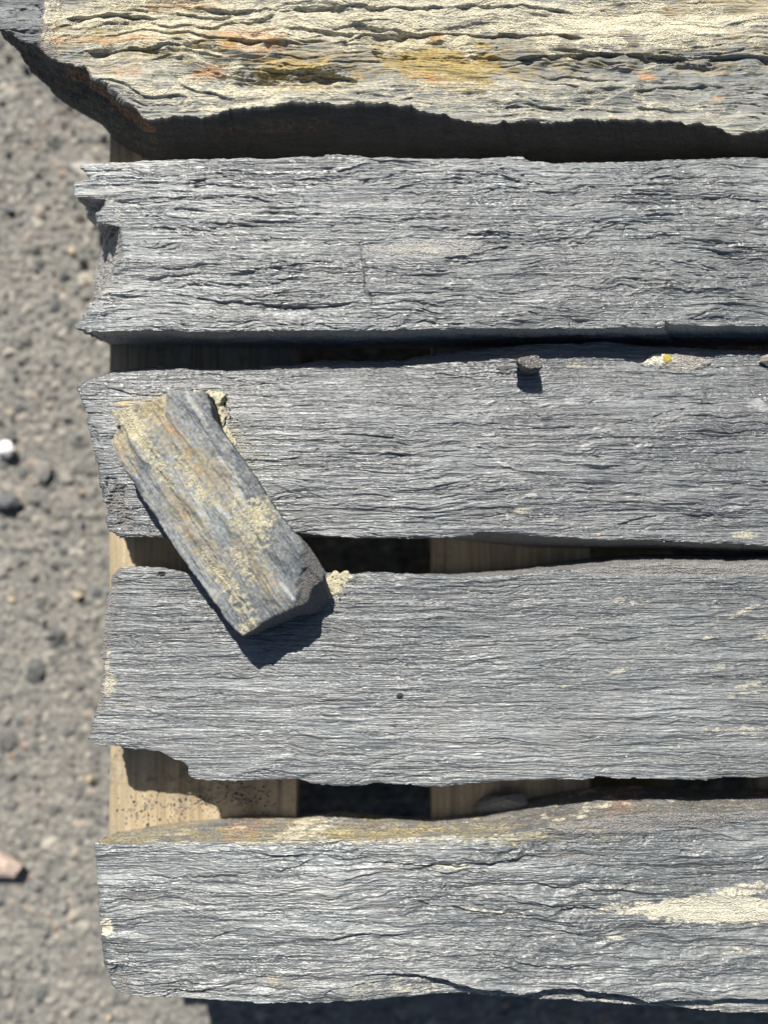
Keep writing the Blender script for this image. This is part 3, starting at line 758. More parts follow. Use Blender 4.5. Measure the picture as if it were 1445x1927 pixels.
p4 = build_stone('slate_post', m_p4,
    [(222, 1072), (226, 1068), (240, 1066), (277, 1066), (327, 1071), (353, 1079), (420, 1085), (520, 1083), (612, 1078), (678, 1080), (694, 1076), (760, 1080), (812, 1082), (864, 1086), (902, 1084), (973, 1082), (1026, 1074), (1101, 1070), (1149, 1064), (1206, 1059), (1282, 1058), (1376, 1062), (1445, 1059), (1700, 1062), (XE, 1058)],
    [(222, 1072), (212, 1084), (208, 1102), (203, 1118), (201, 1136), (197, 1170), (194, 1212), (188, 1229), (190, 1238), (196, 1244), (193, 1260), (191, 1275), (189, 1300), (185, 1322), (177, 1347), (173, 1372), (167, 1392), (176, 1399)],
    [(176, 1399), (205, 1403), (251, 1411), (296, 1413), (319, 1425), (348, 1438), (359, 1448), (355, 1459), (362, 1465), (386, 1468), (467, 1470), (555, 1467), (606, 1478), (656, 1481), (710, 1475), (760, 1476), (812, 1482), (902, 1474), (973, 1469), (1092, 1468), (1120, 1464), (1234, 1467), (1329, 1469), (1367, 1464), (1445, 1463), (1700, 1466), (XE, 1464)],
    [(XE, 1058), (XE - 6, 1260), (XE, 1464)],
    0.0, ZB, us, vs, 4004, feats=f4, fine_kw=dict(amp=0.5, steps=0.9, fine=1.25, flow=0.9, wave=0.65), end_jag=1.6, edge_jit=(0.8, 0.4),
    base={'top': [(224, 1072), (353, 1080), (612, 1082), (760, 1084), (902, 1076), (1026, 1062), (1110, 1050), (1206, 1044), (1376, 1044), (1445, 1043), (XE, 1043)]},
    und={'left': -3, 'bottom': -6}, nr=26, side_amp=1.2)
tag(p4, 'blue grey slate post with a notched lower left corner', 'slate post', GROUP)

# ---- post 5
m_p5 = slate_mat('steel_grey_slate', (0.038, 0.044, 0.046), (0.1, 0.110, 0.113), (0.24, 0.252, 0.25), seed=51.3, rough=(0.29, 0.42), spec=1.0,
                 pale=(0.76, 0.71, 0.54), yellow=(0.44, 0.36, 0.14))
def f5(X, Y, h, A):
    G = [(640, 1838), (700, 1834), (777, 1834), (820, 1838), (855, 1850), (932, 1864), (983, 1868), (1061, 1859), (1138, 1866), (1215, 1884), (1318, 1882), (1445, 1880), (1600, 1878), (XE, 1880)]
    d, sd, al = polydist(X, Y, G)
    sgn = d * np.where(sd > 0, 1, -1) + 3.0 * fbm(X / 40, Y / 30, 66, 3); d = np.abs(sgn); sd = np.sign(sgn)
    low = (sd > 0) & (X > 640)
    h = h - 12.5 * low * sstep(0, 3, d) * sstep(0, 0.16, al)
    A['m_rough'] += 0.35 * low
    A['m_pale'] += 0.33 * low * sstep(6, 14, d)
    h = strokes(X, Y, h, [
        ('step', 2.4, 34, [(700, 1622), (780, 1624), (860, 1628), (930, 1622), (1010, 1604)]),
        ('step', 2.6, 40, [(760, 1684), (810, 1706), (870, 1712), (950, 1722), (1020, 1722), (1090, 1706), (1160, 1700)]),
        ('step', 1.6, 26, [(490, 1632), (530, 1636), (560, 1628), (600, 1612)]),
        ('step', 1.6, 22, [(1000, 1664), (1100, 1672), (1200, 1668)]),
        ('step', 1.5, 28, [(600, 1742), (640, 1756), (700, 1756), (800, 1764), (900, 1762), (1020, 1762), (1090, 1756)]),
        ('step', 1.8, 30, [(500, 1800), (560, 1796), (640, 1800), (760, 1806)]),
        ('step', 1.2, 20, [(180, 1690), (250, 1694), (300, 1700), (305, 1696)]), ('step', 1.2, 20, [(180, 1776), (300, 1772), (400, 1764), (470, 1742)]),
        ('step', 1.6, 26, [(270, 1858), (380, 1864), (440, 1848), (520, 1830)]),
        ('step', 1.5, 12, [(600, 1884), (620, 1862), (660, 1856), (720, 1850)]),
        ('groove', 1.5, 2.5, [(1162, 1518), (1180, 1530), (1200, 1542)]), ('groove', 1.2, 2.5, [(1355, 1535), (1358, 1548)])])
    h = h + 2.2 * blob(X, Y, 800, 1600, 200, 26, 0, 5) + 1.6 * blob(X, Y, 1000, 1640, 170, 26, 6, 6) - 1.6 * blob(X, Y, 940, 1706, 170, 18, 4, 7) + 1.5 * blob(X, Y, 1130, 1800, 260, 26, 3, 17)
    cp = blob(X, Y, 1390, 1713, 215, 27, 1, 8, 0.2, 30); h = h * (1 - 0.55 * cp) + 0.5 * cp
    A['m_pale'] += 1.25 * cp + 0.55 * blob(X, Y, 1400, 1675, 90, 12, -8, 9, 0.5) + 0.8 * blob(X, Y, 200, 1745, 13, 22, 0, 10, 0.3, 10)
    A['m_pale'] += 0.62 * blob(X, Y, 845, 1630, 45, 7, 2, 11) + 0.44 * blob(X, Y, 910, 1717, 80, 5, 7, 12) + 0.3 * blob(X, Y, 1200, 1668, 90, 4, 0, 13) + 0.45 * blob(X, Y, 1150, 1708, 40, 14, 0, 14) + 0.4 * blob(X, Y, 1390, 1790, 50, 10, 0, 15) + 0.5 * blob(X, Y, 1160, 1765, 30, 4, 0, 16)
    A['m_rough'] += 0.5 * blob(X, Y, 260, 1690, 60, 12, 0, 18) + 0.5 * blob(X, Y, 1070, 1610, 70, 16, 0, 19) + 0.6 * blob(X, Y, 232, 1848, 18, 28, -30, 20) + 0.45 * blob(X, Y, 500, 1846, 90, 22, 0, 30)
    b = blob(X, Y, 222, 1824, 10, 6, 0, 4, 0.3, 8); h = h - 3.0 * b
    A['m_yellow'] += 0.3 * blob(X, Y, 520, 1846, 40, 10, 20, 21) + 0.42 * sstep(1594, 1578, Y + 5 * noise(X / 25, Y / 9, 3)) * sstep(1300, 700, X)
    A['m_rough'] += 0.9 * sstep(1000, 1080, X) * sstep(6, -6, Y - np.interp(X, [1000, 1215, 1260, 1350, 1380, 1445, 2000], [1572, 1566, 1560, 1562, 1545, 1541, 1540]) + 4 * noise(X / 22, Y / 9, 8))
    A['m_scuff'] += 0.10 + 0.2 * blob(X, Y, 1350, 1640, 120, 60, -20, 22) + 0.15 * blob(X, Y, 1200, 1850, 300, 60, 0, 23)
    return h
def s5(px, py, t, seed):
    up = (py < 1620) & (px > 178)
    n1 = fbm(px / 70 + 0 * py, t * 2.0 + 0 * px, 771, 3); n2 = fbm(px / 40, t * 3.0 + 0 * px, 772, 3)
    xf = sstep(1000, 820, px)
    y = np.where(up, (0.30 + 0.4 * n1 + 0.16 * (t < 0.45)) * (0.2 + 0.8 * xf), 0)
    p = np.where(up, 0.12 + 0.42 * np.exp(-((px - 570) / 60.) ** 2) + 0.3 * n2 + 0.2 * np.exp(-((px - 1120) / 90.) ** 2), 0)
    r = np.where(up, 0.2 * n2 + 0.3 * np.exp(-((px - 440) / 50.) ** 2) + 0.4 * np.exp(-((px - 1160) / 30.) ** 2), 0)
    return {'m_yellow': np.clip(y, 0, 1), 'm_pale': np.clip(p, 0, 1), 'm_rust': np.clip(r, 0, 1)}
us = us_dense(176, 1480, XE, 1.9); vs = np.linspace(0, 1, 345)
p5 = build_stone('slate_post', m_p5,
    [(177, 1586), (220, 1588), (264, 1589), (378, 1586), (485, 1583), (569, 1581), (700, 1580), (855, 1574), (930, 1574), (989, 1566), (1087, 1548), (1150, 1540), (1215, 1534), (1300, 1530), (1350, 1530), (1445, 1524), (1700, 1526), (XE, 1530)],
    [(177, 1586), (178, 1598), (180, 1636), (180, 1660), (184, 1680), (186, 1705), (190, 1743), (189, 1770), (191, 1790), (196, 1808), (197, 1818), (206, 1830), (208, 1850), (222, 1866), (243, 1872)],
    [(243, 1872), (260, 1878), (283, 1881), (340, 1882), (416, 1886), (531, 1888), (607, 1890), (700, 1886), (800, 1886), (896, 1889), (1009, 1898), (1164, 1906), (1267, 1912), (1370, 1921), (1445, 1926), (1700, 1938), (XE, 1944)],
    [(XE, 1530), (XE + 6, 1740), (XE, 1944)],
    0.002, ZB, us, vs, 5005, feats=f5, fine_kw=dict(amp=1.3, steps=1.0, fine=0.9, flow=1.6, wave=1.2), end_jag=1.4, edge_jit=(0.6, 0.35),
    base={'top': [(222, 1566), (262, 1560), (310, 1551), (409, 1541), (455, 1536), (500, 1534), (561, 1538), (600, 1532), (640, 1527), (700, 1534), (813, 1540), (911, 1530), (1009, 1500), (1112, 1482), (1200, 1478), (1318, 1486), (1445, 1486), (XE, 1488)]},
    und={'left': -2, 'bottom': -6}, nr=44, side_amp=1.3, side_attr=s5, rough_side=0.8)
tag(p5, 'steel grey slate post with yellow stained upper edge and a cream dust patch', 'slate post', GROUP)

# ------------------------------------------------------------------ small stained offcut
m_off = slate_mat('stained_slate_offcut', (0.055, 0.065, 0.078), (0.125, 0.14, 0.152), (0.26, 0.275, 0.275), rot=math.radians(60), seed=71.1, rough=(0.5, 0.68), spec=0.5, fib=0.5, ms=1.25, an=2.6, mot=0.14,
                  pale=(0.54, 0.49, 0.33), yellow=(0.27, 0.21, 0.10), rust=(0.36, 0.2, 0.075), rock=(0.12, 0.115, 0.11))
def off_relief(X, Y, seed, **k):
    Yw = Y + 2 * fbm(X / 50, Y / 30, seed + 1, 3)
    h = 2.2 * fbm(X / 90, Yw / 14, seed + 3, 3) + 0.8 * fbm(X / 20, Yw / 7, seed + 4, 3)
    for i, (lx, ly, kk, a) in enumerate(((60, 10, 1.6, 0.7), (20, 5, 1.8, 0.3), (9, 3, 1.8, 0.16))):
        nn = fbm(X / lx, Yw / ly, seed + 20 + i, 2); t = nn * kk; f = t - np.floor(t)
        saw = np.where(f < 0.85, f / 0.85, (1 - f) / 0.15)
        h = h + a * saw * sstep(-0.4, 0.4, noise(X / (lx * 1.2), Yw / (ly * 2), seed + 40 + i))
    return h + 0.14 * fbm(X / 2.6, Yw / 1.8, seed + 60, 3)
def f_off(X, Y, h, A):
    h = strokes(X, Y, h, [
        ('step', 1.6, 40, [(232, 772), (300, 880), (370, 990), (440, 1100), (490, 1180)]),
        ('step', 1.2, 30, [(338, 745), (400, 830), (470, 940), (520, 1040), (556, 1130)]),
        ('groove', 1.0, 5, [(262, 815), (320, 910), (390, 1010), (450, 1130)])])
    # broken facets: upper left corner, lower right corner
    up = (Y - 800) + (X - 300) * 0.55
    c = sstep(8, -30, up + 12 * noise(X / 25, Y / 25, 4)) * (X < 312)
    h = h - 4.0 * c; A['m_yellow'] += 0.35 * c; A['m_pale'] += 0.3 * c
    lr = ((X - 566) * 0.96 + (Y - 1090) * 0.10)
    e = sstep(-6, 6, lr + 6 * fbm(X / 22, Y / 22, 8, 2)) * (Y > 1020)
    h = h - e * (2.5 + np.clip(lr, 0, 60) * 0.12); A['m_rough'] += 0.95 * e
    lf = (X - (205 + (Y - 830) * 0.66)) 
    l2 = sstep(46, 26, lf) * (Y > 800); h = h - 3.0 * l2; A['m_rough'] += 0.35 * l2 * sstep(1000, 860, Y)
    A['m_pale'] *= 1 - e; 
    for cx, cy, rx, ry, a in ((470, 985, 60, 26, 55), (440, 1110, 60, 16, 60), (395, 1060, 50, 10, 60), (290, 860, 60, 16, 58), (500, 960, 30, 24, 50), (350, 880, 40, 14, 60), (455, 1060, 40, 14, 60), (465, 1180, 24, 12, -30), (385, 935, 30, 14, 50), (250, 800, 40, 16, 55)):
        A['m_pale'] += 0.42 * blob(X, Y, cx, cy, rx * 1.2, ry * 1.2, a, int(cx), 0.5, 20)
    for cx, cy, rx, ry, a in ((310, 800, 110, 26, 58), (360, 990, 110, 24, 58), (480, 1060, 80, 18, 58), (230, 850, 40, 16, 60), (405, 900, 60, 26, 55)):
        A['m_yellow'] += 0.38 * blob(X, Y, cx, cy, rx * 1.2, ry * 1.2, a, int(cy), 0.5, 22)
    for cx, cy, rx, ry, a in ((325, 810, 30, 8, 40), (355, 845, 12, 7, 20), (365, 875, 26, 7, 50), (395, 892, 14, 7, 0), (345, 965, 20, 6, 60), (355, 1005, 14, 6, 60), (225, 842, 14, 6, 60), (420, 800, 8, 5, 0)):
        A['m_rust'] += 0.5 * blob(X, Y, cx, cy, rx, ry, a, int(cy) + 3, 0.5, 14)
    for cx, cy, rx, ry, a in ((430, 880, 34, 8, 50), (450, 930, 30, 7, 55), (380, 960, 40, 7, 58), (420, 960, 26, 6, 40), (540, 1110, 30, 4, 50), (370, 770, 40, 7, 58)):
        A['m_scuff'] += 0.65 * blob(X, Y, cx, cy, rx, ry, a, int(cx) + 1, 0.5, 12)
    A['m_scuff'] += 0.2
    A['m_yellow'] += 0.10 * (1 - e); A['m_pale'] += 0.10 * (1 - e)
    return h
ZO = 0.037
zrest = 0.0005
us = np.linspace(0, 1, 420); vs = np.linspace(0, 1, 190)
off = build_stone('slate_offcut', m_off,
    [(389, 738), (394, 752), (402, 786), (418, 812), (434, 832), (452, 858), (476, 892), (500, 930), (526, 968), (552, 1000), (574, 1024), (592, 1048), (606, 1068), (611, 1080)],
    [(389, 738), (370, 737), (345, 736), (322, 735), (304, 742), (294, 752), (270, 756), (240, 763), (216, 772), (202, 774)],
    [(202, 774), (212, 784), (214, 804), (206, 824), (206, 842), (222, 866), (240, 896), (268, 938), (302, 990), (340, 1052), (380, 1104), (420, 1160), (440, 1186), (456, 1198)],
    [(611, 1080), (604, 1096), (590, 1104), (582, 1118), (577, 1136), (560, 1141), (538, 1150), (518, 1158), (496, 1172), (478, 1184), (456, 1198)],
    ZO, zrest, us, vs, 6006, end_jag=1.8, grain=math.radians(-58), relief=off_relief, feats=f_off, blend=(2, 2.5), edge_jit=(0.7, 0.35), round_mm=(0.8, 1.2),
    base={'right': [(616, 1108), (620, 1124), (614, 1142), (600, 1154), (585, 1158), (560, 1160), (545, 1168), (520, 1178), (500, 1186), (480, 1194), (464, 1196)]},
    und={'top': -3, 'bottom': -3, 'left': -1}, nr=26, side_amp=0.9, zprof=lambda X, Y, u, v: 2.0 * np.sin(np.pi * v))
tag(off, 'short slate offcut stained cream and rust, lying askew across two long posts', 'slate offcut')

# ------------------------------------------------------------------ loose chips and pebbles
def rock_mesh(bm, loc, dims, rnd, rotz=0.0, facets=14, sub=1, rough=0.06):
    """angular chip: hull of random points, subdivided and roughened"""
    b = bmesh.new()
    for _ in range(facets):
        a = rnd.uniform(0, 2 * math.pi); zz = rnd.uniform(-1, 1); r = math.sqrt(max(0, 1 - zz * zz)) * rnd.uniform(0.82, 1.0)
        b.verts.new((r * math.cos(a), r * math.sin(a), zz * 0.95))
    res = bmesh.ops.convex_hull(b, input=b.verts)
    for v in [v for v in b.verts if not v.link_faces]: b.verts.remove(v)
    if sub:
        bmesh.ops.triangulate(b, faces=b.faces)
        bmesh.ops.subdivide_edges(b, edges=b.edges, cuts=sub, use_grid_fill=True)
        for v in b.verts: v.co *= 1 + rnd.uniform(-rough, rough)
    zmin = min(v.co.z for v in b.verts)
    M = Matrix.Rotation(rotz, 3, 'Z')
    mp = {}
    for v in b.verts:
        c = Vector((v.co.x * dims[0] / 2, v.co.y * dims[1] / 2, (v.co.z - zmin) * dims[2] / 2))
        mp[v] = bm.verts.new(M @ c + Vector(loc))
    for f in b.faces: bm.faces.new([mp[v] for v in f.verts])
    b.free()

def bm_obj(name, bm, mat, origin, parent=None):
    bmesh.ops.recalc_face_normals(bm, faces=bm.faces)
    for v in bm.verts: v.co -= Vector(origin)
    me = bpy.data.meshes.new(name); bm.to_mesh(me); bm.free(); me.materials.append(mat)
    o = bpy.data.objects.new(name, me); C.objects.link(o)
    if parent: o.parent = parent; o.location = Vector(origin) - parent.location
    else: o.location = origin
    return o

def grain_mat(name, a, b, scale=600, speck=None, rough=0.8):
    m = NT(name)
    nz = m.noise(m.pos(), scale, 5, 0.7); big = m.noise(m.pos(), scale * 0.2, 3)
    col = m.mix(m.rng(nz, 0.35, 0.65), a, b)
    col = m.mix(m.rng(big, 0.4, 0.7, 0, 0.4), col, tuple(c * 0.7 for c in a))
    if speck:
        v = m.noise(m.pos((1, 1, 1), 0, (3, 3, 3)), scale * 1.1, 3, 0.6)
        col = m.mix(m.rng(v, 0.57, 0.63), col, speck)
    m.l(col, m.b.inputs['Base Color']); m.b.inputs['Roughness'].default_value = rough
    m.l(m.bump(nz, 0.8, 0.0008), m.b.inputs['Normal'])
    return m.m

dark_chip = grain_mat('dark_speckled_rock', (0.06, 0.057, 0.055), (0.15, 0.14, 0.13), 700, (0.42, 0.38, 0.33))
grey_chip = grain_mat('grey_rock_chip', (0.14, 0.14, 0.14), (0.26, 0.255, 0.24), 500)
black_chip = grain_mat('black_slate_crumb', (0.015, 0.015, 0.018), (0.05, 0.05, 0.055), 900)
white_stone = grain_mat('white_quartz', (0.75, 0.74, 0.7), (0.85, 0.84, 0.82), 200)
pink_stone = grain_mat('pinkish_stone', (0.42, 0.32, 0.26), (0.52, 0.42, 0.36), 300)
tan_stone = grain_mat('tan_stone', (0.34, 0.27, 0.18), (0.46, 0.38, 0.27), 300)

def surf_z(obj, x, y):
    dg = bpy.context.evaluated_depsgraph_get()
    ok, loc, nrm, i = obj.ray_cast(Vector((x, y, 0.2)) - obj.location, Vector((0, 0, -1)))
    return (loc.z + obj.location.z) if ok else obj.location.z
bpy.context.view_layer.update()

def chip(name, px, py, wpx, hpx, th, mat, on, label, cat, seed, rotz=0.0, facets=14, group=None, z=None, sub=2):
    zt = z if z is not None else None
    x, y = px2w(px, py, 0.0 if z is None else z)
    if zt is None: zt = surf_z(on, float(x), float(y)) - 0.0006
    k = (D - zt) / D * S
    x, y = px2w(px, py, zt)
    bm = bmesh.new(); rock_mesh(bm, (float(x), float(y), zt), (wpx * k, hpx * k, th), random.Random(seed), rotz, facets, sub, 0.03)
    o = bm_obj(name, bm, mat, (float(x), float(y), zt))
    return tag(o, label, cat, group)

# dark speckled pebble standing on post 3: flat top, tapering downwards
def pebble():
    zt = 0.012; zb = surf_z(p3, *[float(a) for a in px2w(995, 700, 0)]) - 0.001
    top = [(971, 676), (980, 673), (990, 671), (1000, 669), (1014, 669), (1018, 678), (1022, 687), (1018, 692), (1004, 691), (992, 692), (984, 689), (976, 684)]
    bot = [(976, 692), (982, 690), (990, 688), (1000, 686), (1010, 688), (1014, 694), (1014, 700), (1008, 703), (1000, 706), (992, 705), (984, 702), (979, 698)]
    bm = bmesh.new(); rnd = random.Random(5); rings = []
    for t in (1.0, 0.93, 0.7, 0.45, 0.2, 0.0):
        ring = []
        for (a, b), (c, d) in zip(top, bot):
            z = zb + (zt - zb) * t; ax, ay = px2w(a, b, zt); cx_, cy_ = px2w(c, d, zb)
            s = (1.0 if t > 0.5 else t * 2) ; s = t ** 0.6
            ring.append(bm.verts.new((cx_ + (ax - cx_) * s + rnd.uniform(-4, 4) * 1e-4, cy_ + (ay - cy_) * s + rnd.uniform(-4, 4) * 1e-4, z + rnd.uniform(-4, 4) * 1e-4)))
        rings.append(ring)
    for r1, r2 in zip(rings, rings[1:]):
        for i in range(12): bm.faces.new([r1[i], r1[(i + 1) % 12], r2[(i + 1) % 12], r2[i]])
    bm.faces.new(rings[0]); bm.faces.new(rings[-1])
    bmesh.ops.triangulate(bm, faces=bm.faces)
    bmesh.ops.subdivide_edges(bm, edges=bm.edges, cuts=2, use_grid_fill=True)
    for v in bm.verts: v.co += Vector((rnd.uniform(-1, 1), rnd.uniform(-1, 1), rnd.uniform(-1, 1))) * 0.00035
    x, y = px2w(996, 697, zb)
    return tag(bm_obj('pebble', bm, dark_chip, (float(x), float(y), zb)), 'dark speckled pebble standing on the charcoal post, casting its own small shadow', 'pebble')
pebble()
chip('rock_chip', 953, 691, 44, 15, 0.003, grey_chip, p3, 'thin grey chip lying flat left of the dark speckled pebble', 'rock chip', 8, 0.1)
chip('rock_chip', 1442, 680, 40, 26, 0.008, grain_mat('brownish_chip', (0.2, 0.175, 0.155), (0.36, 0.32, 0.28), 400), p3, 'brownish grey chip at the right edge, above the charcoal post\'s upper edge', 'rock chip', 12, -0.3)
chip('slate_crumb', 752, 1308, 16, 12, 0.003, black_chip, p4, 'tiny black crumb in the middle of the blue grey post', 'crumb', 3)
chip('slate_crumb', 677, 1253, 7, 6, 0.002, black_chip, p4, 'tiniest black speck between the offcut\'s shadow and the black crumb', 'crumb', 4)
chip('slate_crumb', 306, 1081, 13, 9, 0.003, black_chip, p4, 'black crumb lodged near the upper left corner of the blue grey post', 'crumb', 5)
chip('rock_chip', 942, 1508, 118, 50, 0.016, grey_chip, None, 'flat grey chip in the shaded gap above the yellow stained post', 'rock chip', 21, 0.1, 18, None, ZB + 0.001)
chip('pebble', 358, 1490, 10, 9, 0.004, white_stone, None, 'tiny white pebble on the left deck board, in the notch of the blue grey post', 'pebble', 22, 0, 12, None, ZB + 0.0002)

# crystalline lump with lichen: part of post 3
m_q = slate_mat('pale_crystal_lump', (0.22, 0.21, 0.19), (0.34, 0.32, 0.29), (0.5, 0.48, 0.44), seed=9.1, rough=(0.45, 0.6), spec=0.6, rock=(0.34, 0.32, 0.29), pale=(0.78, 0.74, 0.62))
zl = surf_z(p3, *[float(a) for a in px2w(1275, 684, 0)])
def q_rel(X, Y, seed, **k): return 0.7 * fbm(X / 5, Y / 4, seed, 4) + 0.3 * noise(X / 1.2, Y / 1.2, seed + 3)
def q_ft(X, Y, h, A):
    A['m_pale'] += 0.95 * blob(X, Y, 1225, 676, 28, 20, -20, 3, 0.2, 10) + 0.3; A['m_rough'] += 0.9
    return h
lump = build_stone('crystal_lump', m_q,
    [(1212, 682), (1224, 670), (1240, 664), (1262, 664), (1290, 668), (1318, 672), (1338, 678)], [(1212, 682), (1209, 683), (1207, 685)],
    [(1207, 685), (1226, 690), (1250, 693), (1268, 698), (1290, 700), (1310, 698), (1326, 692), (1340, 682)], [(1338, 678), (1340, 680), (1340, 682)],
    zl + 0.0032, zl - 0.002, np.linspace(0, 1, 90), np.linspace(0, 1, 36), 808, relief=q_rel, feats=q_ft, blend=(2, 2), edge_jit=(0.4, 0.3), round_mm=(1.6, 2.0),
    und={'top': 1.0, 'left': 1, 'right': 1, 'bottom': 0.5}, nr=6, side_amp=0.3, parent=p3)
tag(lump, 'pale crystalline lump with a yellow lichen spot')
bm = bmesh.new(); rnd = random.Random(2)
lx, ly = [float(a) for a in px2w(1253, 676, zl)]
lz = zl + 0.0028
ring0 = bm.verts.new((0, 0, 0.0012)); prev = None
for r, z in ((0.0016, 0.0013), (0.0030, 0.0009), (0.0038, -0.0008)):
    ring = [bm.verts.new((r * math.cos(a) * rnd.uniform(0.8, 1.12), r * math.sin(a) * rnd.uniform(0.8, 1.12), z + rnd.uniform(-2, 2) * 1e-4)) for a in [k * math.pi / 9 for k in range(18)]]
    for i in range(18):
        if prev is None: bm.faces.new([ring0, ring[i], ring[(i + 1) % 18]])
        else: bm.faces.new([prev[i], ring[i], ring[(i + 1) % 18], prev[(i + 1) % 18]])
    prev = ring
for v in bm.verts: v.co += Vector((lx, ly, lz))
li = bm_obj('lichen_spot', bm, grain_mat('yellow_lichen', (0.34, 0.26, 0.04), (0.46, 0.37, 0.08), 900), (lx, ly, lz), None)
wl = Vector(li.location); li.parent = lump; li.location = wl - lump.location - p3.location

# ------------------------------------------------------------------ sandy crusts by the offcut
m_sand = NT('pale_sandy_clay')
nz = m_sand.noise(m_sand.pos(), 420, 6, 0.7); pit = m_sand.noise(m_sand.pos((1, 1, 1), 0, (4, 4, 4)), 520, 3, 0.6)
colr = m_sand.mix(m_sand.rng(nz, 0.35, 0.65), (0.36, 0.325, 0.22), (0.54, 0.495, 0.36))
colr = m_sand.mix(m_sand.rng(pit, 0.62, 0.67), colr, (0.12, 0.10, 0.07))
m_sand.l(colr, m_sand.b.inputs['Base Color']); m_sand.b.inputs['Roughness'].default_value = 0.95
m_sand.l(m_sand.bump(m_sand.math('SUBTRACT', nz, m_sand.rng(pit, 0.58, 0.66)), 1.0, 0.0012), m_sand.b.inputs['Normal'])
def s_rel(X, Y, seed, **k): return 0.45 * fbm(X / 6, Y / 6, seed, 4) + 0.3 * noise(X / 1.3, Y / 1.3, seed + 3)
z3 = surf_z(p3, *[float(a) for a in px2w(445, 820, 0)])
c1 = build_stone('clay_crust', m_sand.m, [(366, 736), (392, 734), (412, 742), (420, 760), (418, 784), (426, 800), (440, 826), (452, 848), (462, 866)],
    [(366, 736), (364, 740), (362, 744)], [(362, 744), (384, 752), (392, 790), (414, 830), (436, 858), (458, 884)], [(462, 866), (462, 876), (458, 884)],
    z3 + 0.0018, z3 - 0.003, np.linspace(0, 1, 150), np.linspace(0, 1, 40), 909, relief=s_rel, blend=(2, 2), edge_jit=(3.2, 1.6), round_mm=(1.9, 1.6),
    und={'top': 1.5, 'right': 1, 'left': 1, 'bottom': 0}, nr=6, side_amp=0.6)
tag(c1, 'pale sandy crust along the upper right edge of the askew offcut', 'clay crust')
z4 = surf_z(p4, *[float(a) for a in px2w(630, 1100, 0)])
c2 = build_stone('clay_crust', m_sand.m, [(598, 1086), (612, 1080), (628, 1079), (650, 1080), (668, 1084)],
    [(598, 1086), (590, 1110), (584, 1132), (580, 1146)], [(580, 1146), (592, 1150), (606, 1146), (616, 1136), (622, 1128)], [(668, 1084), (660, 1096), (646, 1110), (634, 1122), (622, 1128)],
    z4 + 0.0012, z4 - 0.003, np.linspace(0, 1, 70), np.linspace(0, 1, 70), 919, relief=s_rel, blend=(1.5, 1.5), edge_jit=(2.6, 1.6), round_mm=(1.6, 3.0),
    und={'top': 0.3, 'right': 1.5, 'left': 1, 'bottom': 1}, nr=6, side_amp=0.5)
tag(c2, 'pale sandy crust poking out at the lower right corner of the askew offcut', 'clay crust')

# ------------------------------------------------------------------ grit on the board, gravel on the ground
def scatter(name, items, mats, label, cat):
    bm = bmesh.new()
    rnd = random.Random(77)
    me = bpy.data.meshes.new(name)
    for (x, y, z, d, mi) in items:
        n0 = len(bm.faces)
        rock_mesh(bm, (x, y, z), (d * rnd.uniform(0.8, 1.4), d * rnd.uniform(0.7, 1.1), d * rnd.uniform(0.5, 0.9)), rnd, rnd.uniform(0, 6.3), 11, 0)
        bm.faces.ensure_lookup_table()
        for f in bm.faces[n0:]: f.material_index = mi
    bmesh.ops.recalc_face_normals(bm, faces=bm.faces)
    bm.to_mesh(me); bm.free()
    for m_ in mats: me.materials.append(m_)
    o = bpy.data.objects.new(name, me); C.objects.link(o)
    return tag(o, label, cat, None, 'stuff')
rnd = random.Random(6)
its = []
for _ in range(900):
    c_ = rnd.choice([(262, 1520, 22), (345, 1512, 22), (380, 1505, 14), (455, 1490, 26), (470, 1515, 24), (300, 1540, 50)]); px = rnd.gauss(c_[0], c_[2]); py = rnd.gauss(c_[1], c_[2] * 0.6)
    if not 212 < px < 555 or not 1440 < py < 1580: continue
    x, y = px2w(px, py, ZB); its.append((float(x), float(y), ZB - 0.0001, rnd.choice([0.0006, 0.0008, 0.001, 0.0014, 0.002, 0.0026]), rnd.choice([0, 0, 1, 2, 2])))
for _ in range(120):
    px = rnd.choice([rnd.uniform(212, 555), rnd.uniform(820, 1105)]); py = rnd.uniform(250, 1560)
    x, y = px2w(px, py, ZB); its.append((float(x), float(y), ZB - 0.0001, rnd.choice([0.0007, 0.001, 0.0014]), rnd.choice([0, 1, 2])))
scatter('grit', its, [grey_chip, black_chip, tan_stone], 'fine sand and slate grit strewn over the pallet deck boards', 'grit')
its = []
def on_stone(o, px, py, d, mi):
    x, y = [float(a) for a in px2w(px, py, 0.0)]
    its.append((x, y, surf_z(o, x, y) - d * 0.12, d, mi))
for _ in range(260):
    o, a, b = rnd.choice([(p2, 320, 610), (p3, 690, 1000), (p4, 1090, 1460), (p5, 1600, 1870)])
    on_stone(o, rnd.uniform(240, 1440), rnd.uniform(a, b), rnd.choice([0.0004, 0.0006, 0.0009, 0.0013]), rnd.choice([0, 0, 1, 3]))
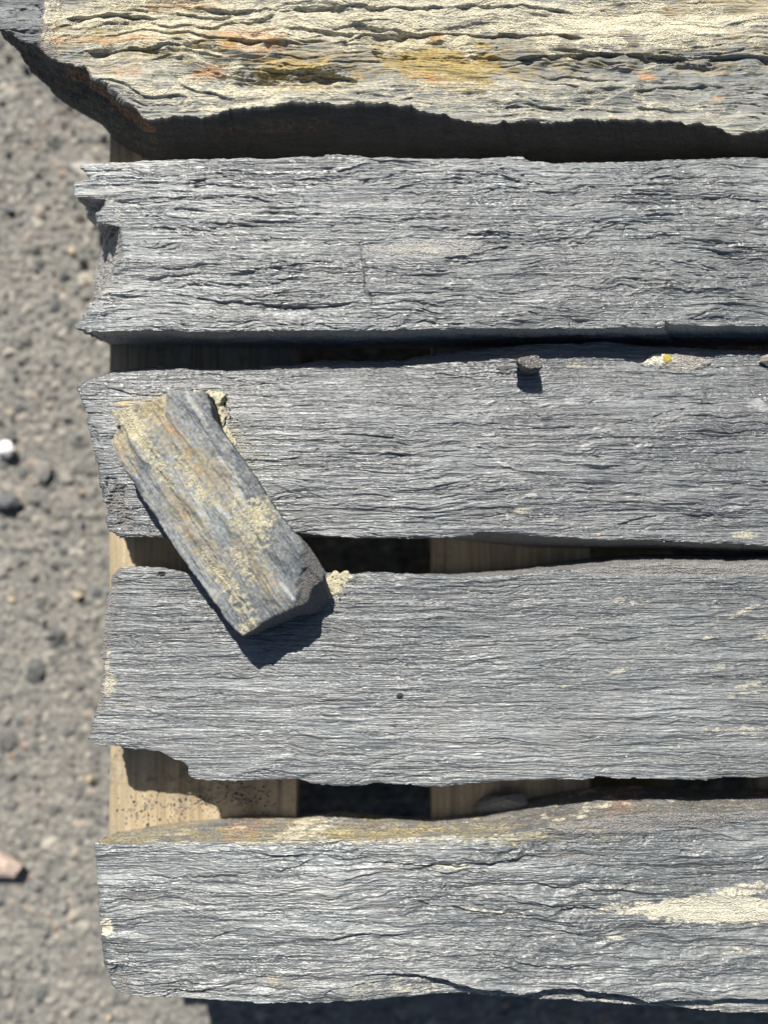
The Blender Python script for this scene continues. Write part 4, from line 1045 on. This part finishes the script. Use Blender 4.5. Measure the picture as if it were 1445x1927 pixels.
for _ in range(260):
    t = rnd.random(); on_stone(p3, 398 + 72 * t + abs(rnd.gauss(0, 15)), 738 + 140 * t + rnd.gauss(0, 7), rnd.choice([0.0005, 0.0008, 0.0012, 0.0018]), rnd.choice([2, 2, 2, 1]))
for _ in range(220):
    on_stone(p4, 618 + abs(rnd.gauss(0, 20)), 1082 + abs(rnd.gauss(0, 26)), rnd.choice([0.0005, 0.0008, 0.0012, 0.0018]), rnd.choice([2, 2, 2, 1]))
scatter('stone_dust', its, [grey_chip, black_chip, m_sand.m, white_stone], 'tiny crumbs of slate and sand lying on the long posts', 'crumbs')
its = []
for _ in range(300):
    gx = rnd.uniform(-0.47, -0.2); gy = rnd.uniform(-0.62, 0.62)
    its.append((gx, gy, GZ - 0.003, rnd.choice([0.003, 0.004, 0.005, 0.006, 0.008, 0.011]), rnd.choice([0, 0, 0, 0, 1, 0, 2, 2])))
for _ in range(260):
    gx = rnd.uniform(-0.3, 0.45); gy = rnd.uniform(-0.62, -0.42)
    its.append((gx, gy, GZ - 0.003, rnd.choice([0.003, 0.004, 0.005, 0.006, 0.008]), rnd.choice([0, 0, 0, 1, 2])))
mid_stone = grain_mat('mid_grey_stone', (0.17, 0.166, 0.152), (0.27, 0.262, 0.238), 300)
dk_stone = grain_mat('dark_grey_stone', (0.09, 0.092, 0.1), (0.15, 0.152, 0.16), 300)
scatter('gravel', its, [mid_stone, dk_stone, tan_stone, pink_stone], 'loose gravel scattered on the ground beside the pallet', 'gravel')
def gstone(px, py, w_, h_, th, mat, label, seed, name='ground_stone', cat='stone', rz=0.0):
    return chip(name, px, py, w_, h_, th, mat, None, label, cat, seed, rz, 40, None, GZ + 0.0005)
gstone(14, 845, 38, 36, 0.011, white_stone, 'round white pebble on the ground at the left edge', 3, 'pebble', 'pebble')
gstone(8, 1622, 84, 66, 0.018, pink_stone, 'pinkish beige stone on the ground at the left edge', 15)
gstone(14, 944, 60, 34, 0.012, dk_stone, 'flat dark grey stone on the ground below the white pebble', 6, rz=0.1)
gstone(82, 885, 40, 46, 0.007, mid_stone, 'grey ground stone between the white pebble and the charcoal post', 9)
